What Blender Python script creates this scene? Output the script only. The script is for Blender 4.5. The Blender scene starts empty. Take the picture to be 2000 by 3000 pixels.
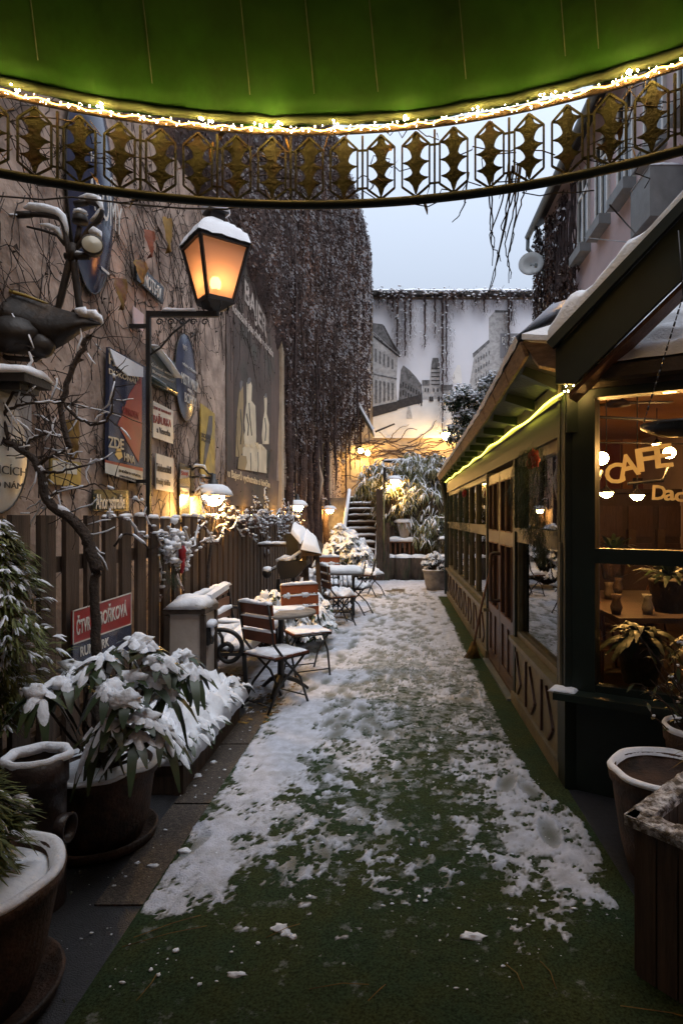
import bpy, math, random
from mathutils import Vector, Matrix, noise, Euler
PI = math.pi
R = math.radians
sc = bpy.context.scene
C = sc.collection
V = Vector
F, CX, CY, EH = 1400.0, 915.0, 1188.0, 1.6
def P(x, y, Y):            # a point at depth Y seen at photo coordinate x, y
    return V(((x-CX)/F*Y, Y, EH-(y-CY)/F*Y))
def W(x, y, X):            # a point of the side plane X = const
    Y = F*X/(x-CX)
    return V((X, Y, EH-(y-CY)/F*Y))
rnd = random.Random(7)
def U(a, b): return rnd.uniform(a, b)
def nz(x, y=0., z=0.): return noise.noise(V((x, y, z)))
def fbm(x, y=0., z=0., o=4):
    a, s, t = 1., 0., 0.
    for i in range(o):
        s += a*noise.noise(V((x, y, z))); t += a
        x, y, z, a = x*2.03+7.1, y*2.03+3.3, z*2.03+1.7, a*.55
    return s/t
# ------------------------------------------------------------------ materials
def newmat(name):
    m = bpy.data.materials.new(name); m.use_nodes = True
    nt = m.node_tree; nt.nodes.clear()
    out = nt.nodes.new('ShaderNodeOutputMaterial')
    return m, nt, out
def N(nt, t, **k):
    n = nt.nodes.new(t)
    for a, b in k.items():
        if a.startswith('i_'):
            n.inputs[a[2:].replace('_', ' ')].default_value = b
        else: setattr(n, a, b)
    return n
def c4(c): return (c[0], c[1], c[2], 1)
def M(name, col, rough=.65, var=.3, scale=6., bump=.15, bscale=50., metal=0., spec=.4, stretch=(1, 1, 1), col2=None, c2scale=2.5, c2lo=.5, c2hi=.62, dist=.02):
    m, nt, out = newmat(name); L = nt.links.new
    p = N(nt, 'ShaderNodeBsdfPrincipled'); L(p.outputs[0], out.inputs[0])
    p.inputs['Roughness'].default_value = rough; p.inputs['Metallic'].default_value = metal
    p.inputs['Specular IOR Level'].default_value = spec
    tc = N(nt, 'ShaderNodeTexCoord'); mp = N(nt, 'ShaderNodeMapping'); mp.inputs['Scale'].default_value = stretch
    L(tc.outputs['Object'], mp.inputs[0])
    n1 = N(nt, 'ShaderNodeTexNoise'); n1.inputs['Scale'].default_value = scale; n1.inputs['Detail'].default_value = 6
    L(mp.outputs[0], n1.inputs['Vector'])
    mr = N(nt, 'ShaderNodeMapRange'); mr.inputs[1].default_value = .3; mr.inputs[2].default_value = .7
    mr.inputs[3].default_value = 1-var; mr.inputs[4].default_value = 1+var
    L(n1.outputs[0], mr.inputs[0])
    src = None
    if col2:
        n3 = N(nt, 'ShaderNodeTexNoise'); n3.inputs['Scale'].default_value = c2scale; n3.inputs['Detail'].default_value = 8; n3.inputs['Roughness'].default_value = .65
        L(mp.outputs[0], n3.inputs['Vector'])
        r3 = N(nt, 'ShaderNodeMapRange'); r3.inputs[1].default_value = c2lo; r3.inputs[2].default_value = c2hi; L(n3.outputs[0], r3.inputs[0])
        mx = N(nt, 'ShaderNodeMix', data_type='RGBA'); mx.inputs[6].default_value = c4(col); mx.inputs[7].default_value = c4(col2)
        L(r3.outputs[0], mx.inputs[0]); src = mx.outputs[2]
    vm = N(nt, 'ShaderNodeVectorMath', operation='SCALE')
    if src: L(src, vm.inputs[0])
    else: vm.inputs[0].default_value = col
    L(mr.outputs[0], vm.inputs['Scale']); L(vm.outputs[0], p.inputs['Base Color'])
    if bump > 0:
        n2 = N(nt, 'ShaderNodeTexNoise'); n2.inputs['Scale'].default_value = bscale; n2.inputs['Detail'].default_value = 4
        L(mp.outputs[0], n2.inputs['Vector'])
        b = N(nt, 'ShaderNodeBump'); b.inputs['Strength'].default_value = bump; b.inputs['Distance'].default_value = dist
        L(n2.outputs[0], b.inputs['Height']); L(b.outputs[0], p.inputs['Normal'])
    return m
def EM(name, col, s):
    m, nt, out = newmat(name)
    e = N(nt, 'ShaderNodeEmission'); e.inputs[0].default_value = c4(col); e.inputs[1].default_value = s
    nt.links.new(e.outputs[0], out.inputs[0]); return m
def GLASS(name, tint=(.85, .87, .85), ior=1.6, rough=.0, boost=1.0):
    m, nt, out = newmat(name); L = nt.links.new
    t = N(nt, 'ShaderNodeBsdfTransparent'); t.inputs[0].default_value = c4(tint)
    g = N(nt, 'ShaderNodeBsdfGlossy'); g.inputs['Roughness'].default_value = rough
    fr = N(nt, 'ShaderNodeFresnel'); fr.inputs[0].default_value = ior
    mx = N(nt, 'ShaderNodeMixShader'); L(fr.outputs[0], mx.inputs[0]); L(t.outputs[0], mx.inputs[1]); L(g.outputs[0], mx.inputs[2])
    L(mx.outputs[0], out.inputs[0]); return m
def FROST(name, col, clear=.12):
    m, nt, out = newmat(name); L = nt.links.new
    a = N(nt, 'ShaderNodeBsdfTranslucent'); a.inputs[0].default_value = c4(col)
    d = N(nt, 'ShaderNodeBsdfDiffuse'); d.inputs[0].default_value = (.7, .6, .55, 1)
    t = N(nt, 'ShaderNodeBsdfTransparent'); t.inputs[0].default_value = (1, .8, .55, 1)
    m1 = N(nt, 'ShaderNodeMixShader'); m1.inputs[0].default_value = .35; L(a.outputs[0], m1.inputs[1]); L(d.outputs[0], m1.inputs[2])
    m2 = N(nt, 'ShaderNodeMixShader'); m2.inputs[0].default_value = clear; L(m1.outputs[0], m2.inputs[1]); L(t.outputs[0], m2.inputs[2])
    L(m2.outputs[0], out.inputs[0]); return m
m = {}
m['snow'] = M('snow', (.82, .85, .91), .75, .05, 4, .55, 55, spec=.25, dist=.012)
m['snowf'] = M('snow_fine', (.80, .83, .90), .8, .08, 20, .7, 120, spec=.2, dist=.006)
m['fleck'] = M('snow_flecks', (.50, .51, .55), .8, .3, 3, 0)
m['trod'] = M('trodden_snow', (.55, .57, .65), .6, .2, 14, .9, 110, spec=.35, dist=.012, col2=(.42, .43, .46), c2scale=6, c2lo=.48, c2hi=.70)
nt_ = m['trod'].node_tree; p_ = [n for n in nt_.nodes if n.type == 'BSDF_PRINCIPLED'][0]; src_ = p_.inputs['Base Color'].links[0].from_socket      # where the snow is only a thin film the carpet shows through it
at_ = N(nt_, 'ShaderNodeAttribute'); at_.attribute_name = 'depth'; mx_ = N(nt_, 'ShaderNodeMix', data_type='RGBA'); mx_.inputs[6].default_value = (.075, .085, .05, 1)
nt_.links.new(at_.outputs['Fac'], mx_.inputs[0]); nt_.links.new(src_, mx_.inputs[7]); nt_.links.new(mx_.outputs[2], p_.inputs['Base Color'])
m['turf'] = M('artificial_turf', (.052, .068, .024), .85, .6, 110, 1., 420, spec=.12, dist=.01, col2=(.034, .062, .030), c2scale=3, c2lo=.4, c2hi=.6)
def dusting(mt):       # a thin dusting of snow between the blades, thicker towards the open end of the yard
    nt = mt.node_tree; L = nt.links.new; p = [n for n in nt.nodes if n.type == 'BSDF_PRINCIPLED'][0]; src = p.inputs['Base Color'].links[0].from_socket
    tc = N(nt, 'ShaderNodeTexCoord'); sx = N(nt, 'ShaderNodeSeparateXYZ'); L(tc.outputs['Object'], sx.inputs[0])
    a = N(nt, 'ShaderNodeMapRange'); a.inputs[1].default_value = 1.9; a.inputs[2].default_value = 7.0; a.inputs[3].default_value = .0; a.inputs[4].default_value = .27; L(sx.outputs[1], a.inputs[0])
    e = N(nt, 'ShaderNodeMapRange'); e.inputs[1].default_value = .78; e.inputs[2].default_value = .86; e.inputs[3].default_value = 0; e.inputs[4].default_value = -.4; L(sx.outputs[0], e.inputs[0])
    n = N(nt, 'ShaderNodeTexNoise'); n.inputs['Scale'].default_value = 9; n.inputs['Detail'].default_value = 12; n.inputs['Roughness'].default_value = .72; L(tc.outputs['Object'], n.inputs['Vector'])
    s1 = N(nt, 'ShaderNodeMath', operation='ADD'); L(a.outputs[0], s1.inputs[0]); L(e.outputs[0], s1.inputs[1])
    s2 = N(nt, 'ShaderNodeMath', operation='ADD'); L(s1.outputs[0], s2.inputs[0]); L(n.outputs[0], s2.inputs[1])
    r = N(nt, 'ShaderNodeMapRange'); r.inputs[1].default_value = .60; r.inputs[2].default_value = .80; r.inputs[4].default_value = .85; L(s2.outputs[0], r.inputs[0])
    mx = N(nt, 'ShaderNodeMix', data_type='RGBA'); L(r.outputs[0], mx.inputs[0]); L(src, mx.inputs[6]); mx.inputs[7].default_value = (.52, .54, .57, 1); L(mx.outputs[2], p.inputs['Base Color'])
dusting(m['turf'])
m['asphalt'] = M('wet_asphalt', (.022, .022, .025), .42, .45, 40, .6, 160, spec=.5, dist=.008)
m['paver'] = M('gravel_slab', (.055, .042, .034), .6, .7, 90, .8, 150, dist=.01, col2=(.10, .08, .06), c2scale=60, c2lo=.5, c2hi=.6)
m['plaster'] = M('old_plaster', (.47, .36, .295), .9, .28, 3, .6, 24, col2=(.19, .135, .11), c2scale=2.2, c2lo=.44, c2hi=.66)
m['plaster_back'] = M('back_plaster', (.5, .40, .29), .9, .25, 2, .3, 20, col2=(.30, .21, .14), c2scale=1.2, c2lo=.5, c2hi=.68)
m['pink'] = M('pink_render', (.66, .54, .55), .9, .08, 1.5, .1, 30, col2=(.54, .44, .46), c2scale=.7, c2lo=.45, c2hi=.75)
m['fence'] = M('weathered_fence_wood', (.085, .055, .038), .75, .4, 5, .4, 30, stretch=(6, 6, .5), col2=(.05, .036, .028), c2scale=3, c2lo=.4, c2hi=.7)
m['wood'] = M('brown_wood', (.13, .055, .028), .55, .35, 6, .3, 30, stretch=(6, 6, .6))
m['woodbrown'] = M('varnished_brown_slats', (.15, .05, .025), .45, .3, 8, .2, 30)
m['ledcord'] = EM('rope_light_cord', (1., .52, .10), 5)
m['lens'] = M('pale_lamp_lens', (.5, .46, .36), .2, .1, 5, 0)
m['woodred'] = M('varnished_red_slats', (.30, .08, .03), .45, .25, 8, .2, 30)
m['shingle'] = M('brown_fascia_boards', (.20, .125, .075), .7, .35, 12, .4, 40, stretch=(1, 1, 6))
m['log'] = M('bark_planter', (.085, .058, .042), .9, .5, 10, .9, 22, stretch=(4, 4, .5), dist=.04, col2=(.06, .06, .035), c2scale=3)
m['iron'] = M('black_iron', (.014, .013, .013), .45, .3, 10, .15, 80, spec=.5)
m['rust'] = M('brown_iron', (.05, .035, .025), .6, .4, 10, .3, 60)
m['bronze'] = M('dark_bronze', (.022, .017, .014), .55, .45, 6, .35, 18, metal=.15, col2=(.06, .034, .015), c2scale=3, c2lo=.52, c2hi=.68)
m['valance'] = M('old_green_brass', (.0125, .0145, .004), .7, .6, 22, .4, 60, metal=0, spec=.2, col2=(.016, .007, .003), c2scale=9)
m['fabric'] = M('green_awning_fabric', (.011, .052, .0055), .75, .3, 2, .35, 3.0, dist=.08, spec=.12, col2=(.006, .024, .004), c2scale=1.7, c2lo=.42, c2hi=.66)
m['dkgreen'] = M('dark_green_paint', (.008, .015, .011), .5, .3, 5, .08, 90, spec=.35, dist=.004)
m['olive'] = M('olive_panel_paint', (.15, .13, .085), .55, .2, 4, .2, 30, col2=(.10, .09, .06), c2scale=3)
m['olivefr'] = M('olive_frame_paint', (.12, .105, .065), .45, .25, 8, .15, 30)
m['doorw'] = M('dark_brown_door', (.065, .035, .025), .35, .3, 8, .2, 30, stretch=(5, 5, .6))
m['pot'] = M('terracotta_dark', (.065, .036, .024), .7, .4, 14, .5, 60, col2=(.03, .022, .018), c2scale=5)
m['pipe'] = M('glazed_clay', (.028, .018, .016), .4, .3, 10, .2, 50)
m['stone'] = M('grey_stone', (.22, .20, .18), .85, .35, 8, .5, 40)
m['cab'] = M('cream_painted_tin', (.42, .36, .31), .55, .14, 6, .15, 30, col2=(.26, .19, .14), c2scale=4, c2lo=.58, c2hi=.72)
m['bark'] = M('dark_bark', (.05, .037, .030), .9, .4, 18, .8, 60)
m['vine'] = M('dead_creeper', (.055, .036, .034), .9, .5, 8, .8, 30, dist=.05, col2=(.10, .06, .045), c2scale=1.2, c2lo=.5, c2hi=.65)
m['vleaf'] = M('dry_leaves', (.075, .048, .042), .8, .6, 1.5, 0, col2=(.15, .08, .055), c2scale=.8, c2lo=.5, c2hi=.68)
m['rleaf'] = M('rhododendron_leaf', (.030, .050, .018), .4, .4, 9, 0, col2=(.055, .05, .02), c2scale=4)
m['lleaf'] = M('laurel_leaf', (.022, .04, .016), .35, .4, 9, 0)
m['thuja'] = M('thuja_frond', (.10, .12, .03), .7, .5, 10, 0, col2=(.14, .12, .03), c2scale=3)
m['bamb'] = M('bamboo_leaf', (.17, .17, .075), .6, .4, 3, 0, col2=(.22, .18, .09), c2scale=2)
m['fir'] = M('fir_garland', (.035, .055, .028), .7, .5, 20, 0)
m['red'] = M('red_ribbon', (.30, .012, .02), .6, .2, 10, .1)
m['dryleaf'] = M('yellow_dry_leaf', (.22, .13, .03), .8, .4, 8, .3, 30, col2=(.12, .05, .03), c2scale=5)
m['rleaf2'] = M('russet_dry_leaf', (.20, .06, .03), .8, .4, 8, .3, 30)
m['roofdark'] = M('dark_roofing', (.03, .028, .026), .6, .3, 6, .3, 30)
m['zinc'] = M('zinc_gutter', (.16, .18, .18), .45, .2, 6, .1, 30, metal=.5)
m['grey'] = M('grey_plastic', (.22, .23, .23), .5, .15, 5, .1, 30)
m['dish'] = M('dish_grey', (.45, .46, .46), .5, .12, 4, .05, 30)
m['white'] = M('enamel_white', (.62, .60, .55), .25, .14, 5, .05, 20, spec=.6, col2=(.42, .36, .28), c2scale=3, c2lo=.56, c2hi=.75)
m['blue'] = M('enamel_navy', (.025, .035, .075), .18, .2, 5, .05, 20, spec=.7)
m['blue2'] = M('enamel_grey_blue', (.05, .06, .10), .2, .2, 5, .05, 20, spec=.7)
m['black'] = M('enamel_black', (.018, .02, .02), .25, .2, 5, .05, 20, spec=.6)
m['green'] = M('enamel_green', (.02, .035, .03), .2, .2, 5, .05, 20, spec=.7)
m['redsign'] = M('enamel_red', (.30, .022, .02), .3, .18, 6, .05, 20, spec=.6)
m['yellow'] = M('faded_yellow', (.42, .30, .07), .5, .3, 5, .1, 20, col2=(.25, .20, .08), c2scale=4)
m['cream'] = M('cream_lettering', (.62, .52, .36), .5, .1, 9, 0)
m['gold'] = M('gold_paint', (.75, .50, .17), .4, .12, 9, 0)
m['vinyl'] = FROST('gold_vinyl_lettering', (1., .94, .80), 0.)
for n_ in m['vinyl'].node_tree.nodes:
    if n_.type == 'BSDF_DIFFUSE': n_.inputs[0].default_value = (.9, .70, .32, 1)
m['redtxt'] = M('red_lettering', (.25, .03, .03), .5, .1, 9, 0)
m['blktxt'] = M('black_lettering', (.03, .03, .035), .5, .1, 9, 0)
m['muralbg'] = M('mural_brown', (.13, .092, .08), .9, .25, 2, .2, 30, col2=(.085, .075, .065), c2scale=.8)
m['muralmid'] = M('mural_dark', (.095, .072, .065), .9, .25, 2, .2, 30, col2=(.055, .06, .05), c2scale=.8)
m['muraltxt'] = M('mural_pale_letters', (.55, .48, .43), .9, .25, 9, .2, 30)
m['muralfig'] = M('mural_cream_figure', (.68, .58, .42), .9, .18, 3, .2, 30)
m['muralfig2'] = M('mural_tan_figure', (.36, .27, .15), .9, .18, 3, .2, 30)
m['banner'] = M('banner_vinyl', (.66, .66, .71), .6, .05, .6, .25, 1.2, dist=.1)
m['pr1'] = M('print_pale_grey', (.40, .39, .39), .7, .2, 9, 0, col2=(.30, .29, .29), c2scale=7)
m['pr2'] = M('print_mid_grey', (.15, .145, .15), .7, .3, 9, 0, col2=(.08, .08, .08), c2scale=7)
m['pr3'] = M('print_dark', (.035, .03, .03), .7, .4, 9, 0)
m['pr4'] = M('print_street', (.68, .66, .64), .7, .12, 1.5, 0)
m['pr5'] = M('print_logo', (.20, .20, .215), .7, .05, 3, 0)
m['inwall'] = M('cafe_ochre_wall', (.5, .25, .08), .85, .25, 1.5, .1, 20)
m['inred'] = M('cafe_red_panel', (.22, .055, .025), .8, .25, 2, .1, 20)
m['indark'] = M('cafe_dark_wood', (.045, .025, .017), .6, .3, 5, .1, 20)
m['glass'] = GLASS('window_glass', (.7, .72, .7), 2.3)
m['frosty'] = M('frosted_timber', (.10, .085, .07), .85, .3, 12, .8, 90, col2=(.6, .61, .64), c2scale=26, c2lo=.44, c2hi=.6)
m['glassf'] = GLASS('shop_window_glass', (.9, .9, .88), 1.33)
m['hglass'] = GLASS('house_window_glass', (.12, .13, .15), 1.6)
m['frost'] = FROST('lantern_frosted_pane', (1., .70, .56), .18)
m['bulb'] = EM('warm_bulb', (1., .54, .14), 150)
m['lbulb'] = EM('lantern_bulb', (1., .46, .14), 17)
m['led'] = EM('rope_light_bulb', (1., .58, .16), 230)
m['ledg'] = EM('yellow_green_led', (.85, .78, .08), 5)
m['ibulb'] = EM('cafe_bulb', (1., .52, .15), 210)
m['bulbfar'] = EM('far_bulb', (1., .58, .16), 120)
# ------------------------------------------------------------------ mesh builder
class MB:
    def __init__(s): s.v = []; s.f = []; s.mi = []; s.sm = []
    def add(s, vs, fs, mi=0, smooth=False):
        o = len(s.v); s.v += [tuple(p) for p in vs]
        for f in fs:
            s.f.append(tuple(i+o for i in f)); s.mi.append(mi); s.sm.append(smooth)
        return s
    def box(s, c, d, rot=None, mi=0):
        hx, hy, hz = d[0]/2, d[1]/2, d[2]/2
        vs = [V((x, y, z)) for x in (-hx, hx) for y in (-hy, hy) for z in (-hz, hz)]
        if rot is not None:
            r = rot if isinstance(rot, Matrix) else Matrix.Rotation(rot, 3, 'Z')
            vs = [r @ p for p in vs]
        c = V(c); vs = [p+c for p in vs]
        return s.add(vs, [(0, 1, 3, 2), (4, 6, 7, 5), (0, 4, 5, 1), (2, 3, 7, 6), (0, 2, 6, 4), (1, 5, 7, 3)], mi)
    def bar(s, a, b, w, h, up=(0, 0, 1), mi=0):      # rectangular bar from a to b; w across, h along up
        a, b = V(a), V(b); d = (b-a); L = d.length; d.normalize(); up = V(up)
        sx = d.cross(up)
        if sx.length < 1e-4: sx = d.cross(V((1, 0, 0)))
        sx.normalize(); uz = sx.cross(d)
        r = Matrix((sx, d, uz)).transposed()
        return s.box((a+b)/2, (w, L, h), r, mi)
    def tube(s, pts, r, n=6, mi=0, smooth=True, cap=True):
        pts = [V(p) for p in pts]; k = len(pts); vs = []
        rs = r if isinstance(r, (list, tuple)) else [r]*k
        prev = None
        for i, p in enumerate(pts):
            d = pts[min(i+1, k-1)]-pts[max(i-1, 0)]
            if d.length < 1e-7: d = V((0, 0, 1))
            d.normalize()
            a = d.cross(V((0, 0, 1)) if abs(d.z) < .95 else V((1, 0, 0))) if prev is None else prev-d*prev.dot(d)
            if a.length < 1e-5: a = d.orthogonal()
            a.normalize(); b = d.cross(a); prev = a
            for j in range(n):
                t = 2*PI*j/n; vs.append(p+(a*math.cos(t)+b*math.sin(t))*rs[i])
        fs = [(i*n+j, i*n+(j+1) % n, (i+1)*n+(j+1) % n, (i+1)*n+j) for i in range(k-1) for j in range(n)]
        if cap: fs += [tuple(range(n))[::-1], tuple((k-1)*n+j for j in range(n))]
        return s.add(vs, fs, mi, smooth)
    def lathe(s, prof, c, n=20, mi=0, smooth=True, ns=0., axis=None, cap=True, seed=0):
        c = V(c); vs = []
        rot = axis.to_matrix().to_3x3() if axis is not None else None
        for k, (r, z) in enumerate(prof):
            for j in range(n):
                t = 2*PI*j/n; q = 1+ns*nz(math.cos(t)*2+seed, math.sin(t)*2, z*9)
                p = V((r*q*math.cos(t), r*q*math.sin(t), z))
                vs.append(c+(rot @ p if rot else p))
        fs = [(i*n+j, i*n+(j+1) % n, (i+1)*n+(j+1) % n, (i+1)*n+j) for i in range(len(prof)-1) for j in range(n)]
        if cap and prof[0][0] > 1e-4: fs.append(tuple(range(n))[::-1])
        if cap and prof[-1][0] > 1e-4: fs.append(tuple((len(prof)-1)*n+j for j in range(n)))
        return s.add(vs, fs, mi, smooth)
    def pillow(s, c, w, d, h, rot=0., seed=0, mi=0, amp=.35, fr=9., tilt=None, over=.012, res=None):   # a rounded uneven slab of snow
        res = res or max(.012, min(w, d)/9)
        nx, ny = max(6, min(40, int(w/res))), max(6, min(40, int(d/res)))
        r = Matrix.Rotation(rot, 3, 'Z')
        if tilt is not None: r = tilt
        c = V(c); vs = []
        for i in range(nx+1):
            for j in range(ny+1):
                u, v = 2*i/nx-1, 2*j/ny-1
                e = max(0., 1-abs(u)**5)**.5*max(0., 1-abs(v)**5)**.5
                x, y = u*(w/2+over), v*(d/2+over)
                wob = 1+.05*nz(x*fr*1.5+seed, y*fr*1.5)
                z = h*e*(1+amp*fbm(x*fr+seed, y*fr, seed*.7, 3)*1.6)-(.004 if e < .01 else 0)
                vs.append(c+r @ V((x*wob, y*wob, z)))
        fs = [(i*(ny+1)+j, (i+1)*(ny+1)+j, (i+1)*(ny+1)+j+1, i*(ny+1)+j+1) for i in range(nx) for j in range(ny)]
        rim = [i*(ny+1) for i in range(nx+1)]+[nx*(ny+1)+j for j in range(1, ny+1)]+[i*(ny+1)+ny for i in range(nx-1, -1, -1)]+[j for j in range(ny-1, 0, -1)]
        fs.append(tuple(rim[::-1]))
        return s.add(vs, fs, mi, True)
    def blob(s, c, r, seed=0, mi=0, amp=.3, n=9, k=6, fr=2.):
        c = V(c); r = (r, r, r) if not isinstance(r, (tuple, list)) else r; vs = []
        for i in range(k+1):
            ph = PI*i/k
            for j in range(n):
                t = 2*PI*j/n; d = V((math.sin(ph)*math.cos(t), math.sin(ph)*math.sin(t), math.cos(ph)))
                q = 1+amp*nz(d.x*fr+seed*3.7, d.y*fr+seed, d.z*fr)
                vs.append(c+V((d.x*r[0], d.y*r[1], d.z*r[2]))*q)
        fs = [(i*n+j, (i+1)*n+j, (i+1)*n+(j+1) % n, i*n+(j+1) % n) for i in range(k) for j in range(n)]
        return s.add(vs, fs, mi, True)
    def quad(s, c, a, b, mi=0):      # flat quad with half axes a, b
        c, a, b = V(c), V(a), V(b)
        return s.add([c-a-b, c+a-b, c+a+b, c-a+b], [(0, 1, 2, 3)], mi)
    def tri(s, a, b, c, mi=0): return s.add([a, b, c], [(0, 1, 2)], mi)
    def prism(s, pts, off, mi=0):    # polygon (3D pts) extruded by off
        n = len(pts); off = V(off); pts = [V(p) for p in pts]
        vs = pts+[p+off for p in pts]
        fs = [tuple(range(n))[::-1], tuple(range(n, 2*n))]+[(i, (i+1) % n, n+(i+1) % n, n+i) for i in range(n)]
        return s.add(vs, fs, mi)
    def build(s, name, mats, parent=None):
        me = bpy.data.meshes.new(name)
        o0 = V((0, 0, 0))
        if parent is not None:
            q = parent
            while q.parent: q = q.parent
            o0 = q.location
        me.from_pydata([tuple(V(p)-o0) for p in s.v], [], s.f)
        if not isinstance(mats, (list, tuple)): mats = [mats]
        for k in mats: me.materials.append(m[k] if isinstance(k, str) else k)
        me.polygons.foreach_set('material_index', s.mi); me.polygons.foreach_set('use_smooth', s.sm)
        me.update()
        ob = bpy.data.objects.new(name, me); C.objects.link(ob)
        if parent is not None: ob.parent = parent
        return ob
def tag(o, label, cat, group=None, kind=None):
    if label: o['label'] = label
    if cat: o['category'] = cat
    if group: o['group'] = group
    if kind: o['kind'] = kind
    return o
def thing(name, label, cat, loc=(0, 0, 0), group=None):
    o = bpy.data.objects.new(name, None); C.objects.link(o); o.location = loc; o.empty_display_size = .1
    return tag(o, label, cat, group)
def dup(o, parent=None, label=None, loc=None, rot=None):
    c = o.copy(); C.objects.link(c); c.parent = parent
    if label: c['label'] = label
    if loc is not None: c.location = loc
    if rot is not None: c.rotation_euler = (0, 0, rot)
    for ch in list(o.children): dup(ch, c)
    return c
def struct(o): o['kind'] = 'structure'; return o
XW = Matrix(((0, 0, 1), (1, 0, 0), (0, 1, 0)))       # plane of the left wall: reading direction +Y, up Z, normal +X
BW = Matrix(((1, 0, 0), (0, 0, -1), (0, 1, 0)))      # plane facing the viewer
def text(s, c, w, h, mat, parent, rot=XW, name='lettering', depth=.003, shear=0., lift=0., bold=0.):
    cu = bpy.data.curves.new(name, 'FONT'); cu.body = s; cu.size = 1; cu.extrude = .01; cu.resolution_u = 3; cu.shear = shear; cu.offset = bold
    t = bpy.data.objects.new(name, cu); C.objects.link(t)
    dg = bpy.context.evaluated_depsgraph_get()
    me = bpy.data.meshes.new_from_object(t.evaluated_get(dg))
    bpy.data.objects.remove(t); bpy.data.curves.remove(cu)
    xs = [p.co.x for p in me.vertices]; ys = [p.co.y for p in me.vertices]
    x0, x1, y0, y1 = min(xs), max(xs), min(ys), max(ys)
    q = parent
    while q.parent: q = q.parent
    c = V(c)-q.location
    for p in me.vertices:
        x, y = ((p.co.x-x0)/(x1-x0)-.5), ((p.co.y-y0)/(y1-y0)-.5)
        p.co = c+rot @ V((x*w, y*h+lift*x, (p.co.z/.02+.5)*depth))
    me.materials.clear(); me.materials.append(m[mat]); me.name = name
    o = bpy.data.objects.new(name, me); C.objects.link(o); o.parent = parent
    return o
# ---- foliage helpers
def leaf(mb, b, d, L, w, droop, mi=0, rows=4):
    b, d = V(b), V(d).normalized(); sd = d.cross(V((0, 0, 1)))
    if sd.length < .05: sd = V((1, 0, 0))
    sd.normalize(); vs = []
    for i in range(rows+1):
        t = i/rows; p = b+d*L*t-V((0, 0, droop*L*t*t)); q = w*(math.sin(PI*min(.97, t*.94+.04))**.7)/2
        vs += [p-sd*q, p+sd*q]
    mb.add(vs, [(2*i, 2*i+1, 2*i+3, 2*i+2) for i in range(rows)], mi, True)
def snowleaf(mb, b, d, L, w, droop, h, mi=0, rows=5, seed=0., t0=0., t1=1.):
    b, d = V(b), V(d).normalized(); sd = d.cross(V((0, 0, 1)))
    if sd.length < .05: sd = V((1, 0, 0))
    sd.normalize(); up = sd.cross(d); vs = []
    if up.z < 0: up = -up
    for i in range(rows+1):
        g = i/rows; t = t0+(t1-t0)*g; p = b+d*L*t-V((0, 0, droop*L*t*t)); q = w*min(max(.02, math.sin(PI*min(.99, t*.96+.02)))**.6, max(.02, math.sin(PI*g)*1.4)**.6+.05)/2*(1+.5*nz(seed+t*5))
        hh = h*(max(.03, math.sin(PI*g))**.5)*(1+.5*nz(seed*1.3+t*5+9))
        for u in (-1, -.6, 0, .6, 1): vs.append(p+sd*q*u+up*(hh*(1-u*u)+.002))
    mb.add(vs, [(5*i+j, 5*i+j+1, 5*i+j+6, 5*i+j+5) for i in range(rows) for j in range(4)], mi, True)
def cluster(ml, ms, c, ax, n, L, w, snow, h, droop=.6, rows=4):
    for k in range(n):
        az = 2*PI*k/n+U(-.3, .3); e = U(-.15, .45)
        d = V((math.cos(az)*math.cos(e), math.sin(az)*math.cos(e), math.sin(e)))+V(ax)*.5
        l = L*U(.75, 1.15); dr = droop*U(.6, 1.4)
        leaf(ml, c, d, l, w*U(.85, 1.2), dr, rows=rows)
        if rnd.random() < snow: snowleaf(ms, V(c)+V((0, 0, .004)), d, l*U(.75, 1.), w*U(.9, 1.25), dr, h*U(.6, 1.4), rows=rows+1, seed=U(0, 99), t0=U(0, .25) if rows > 3 else 0, t1=U(.55, 1.) if rows > 3 else 1)
def branch(mb, pts, r0, r1, n=6, wob=0., sub=4, seed=0, mi=0):
    out = []
    pts = [V(p) for p in pts]
    for i in range(len(pts)-1):
        p0, p1, p2, p3 = pts[max(0, i-1)], pts[i], pts[i+1], pts[min(len(pts)-1, i+2)]
        for k in range(sub):
            t = k/sub
            out.append(.5*((2*p1)+(p2-p0)*t+(2*p0-5*p1+4*p2-p3)*t*t+(3*p1-p0-3*p2+p3)*t**3))
    out.append(pts[-1])
    if wob: out = [p+V((nz(i*.9, seed), nz(i*.9, seed+5), nz(i*.9, seed+9)))*wob for i, p in enumerate(out)]
    k = len(out)
    mb.tube(out, [r0+(r1-r0)*i/(k-1) for i in range(k)], n, mi)
    return out
def snowline(mb, pts, r, h, gap=.35, seed=0):      # snow lying along a branch
    run = []
    for i, p in enumerate(pts):
        ok = nz(i*.6+seed*3.1, seed) > gap-.5
        if ok: run.append(V(p)+V((0, 0, r*.6+h*.25)))
        if (not ok or i == len(pts)-1):
            if len(run) >= 2:
                k = len(run)
                mb.tube(run, [max(.002, (h*.75+r*.5)*math.sin(PI*(j+.5)/k)**.4*(1+.4*nz(j*1.7, seed))) for j in range(k)], 6)
            run = []
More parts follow.
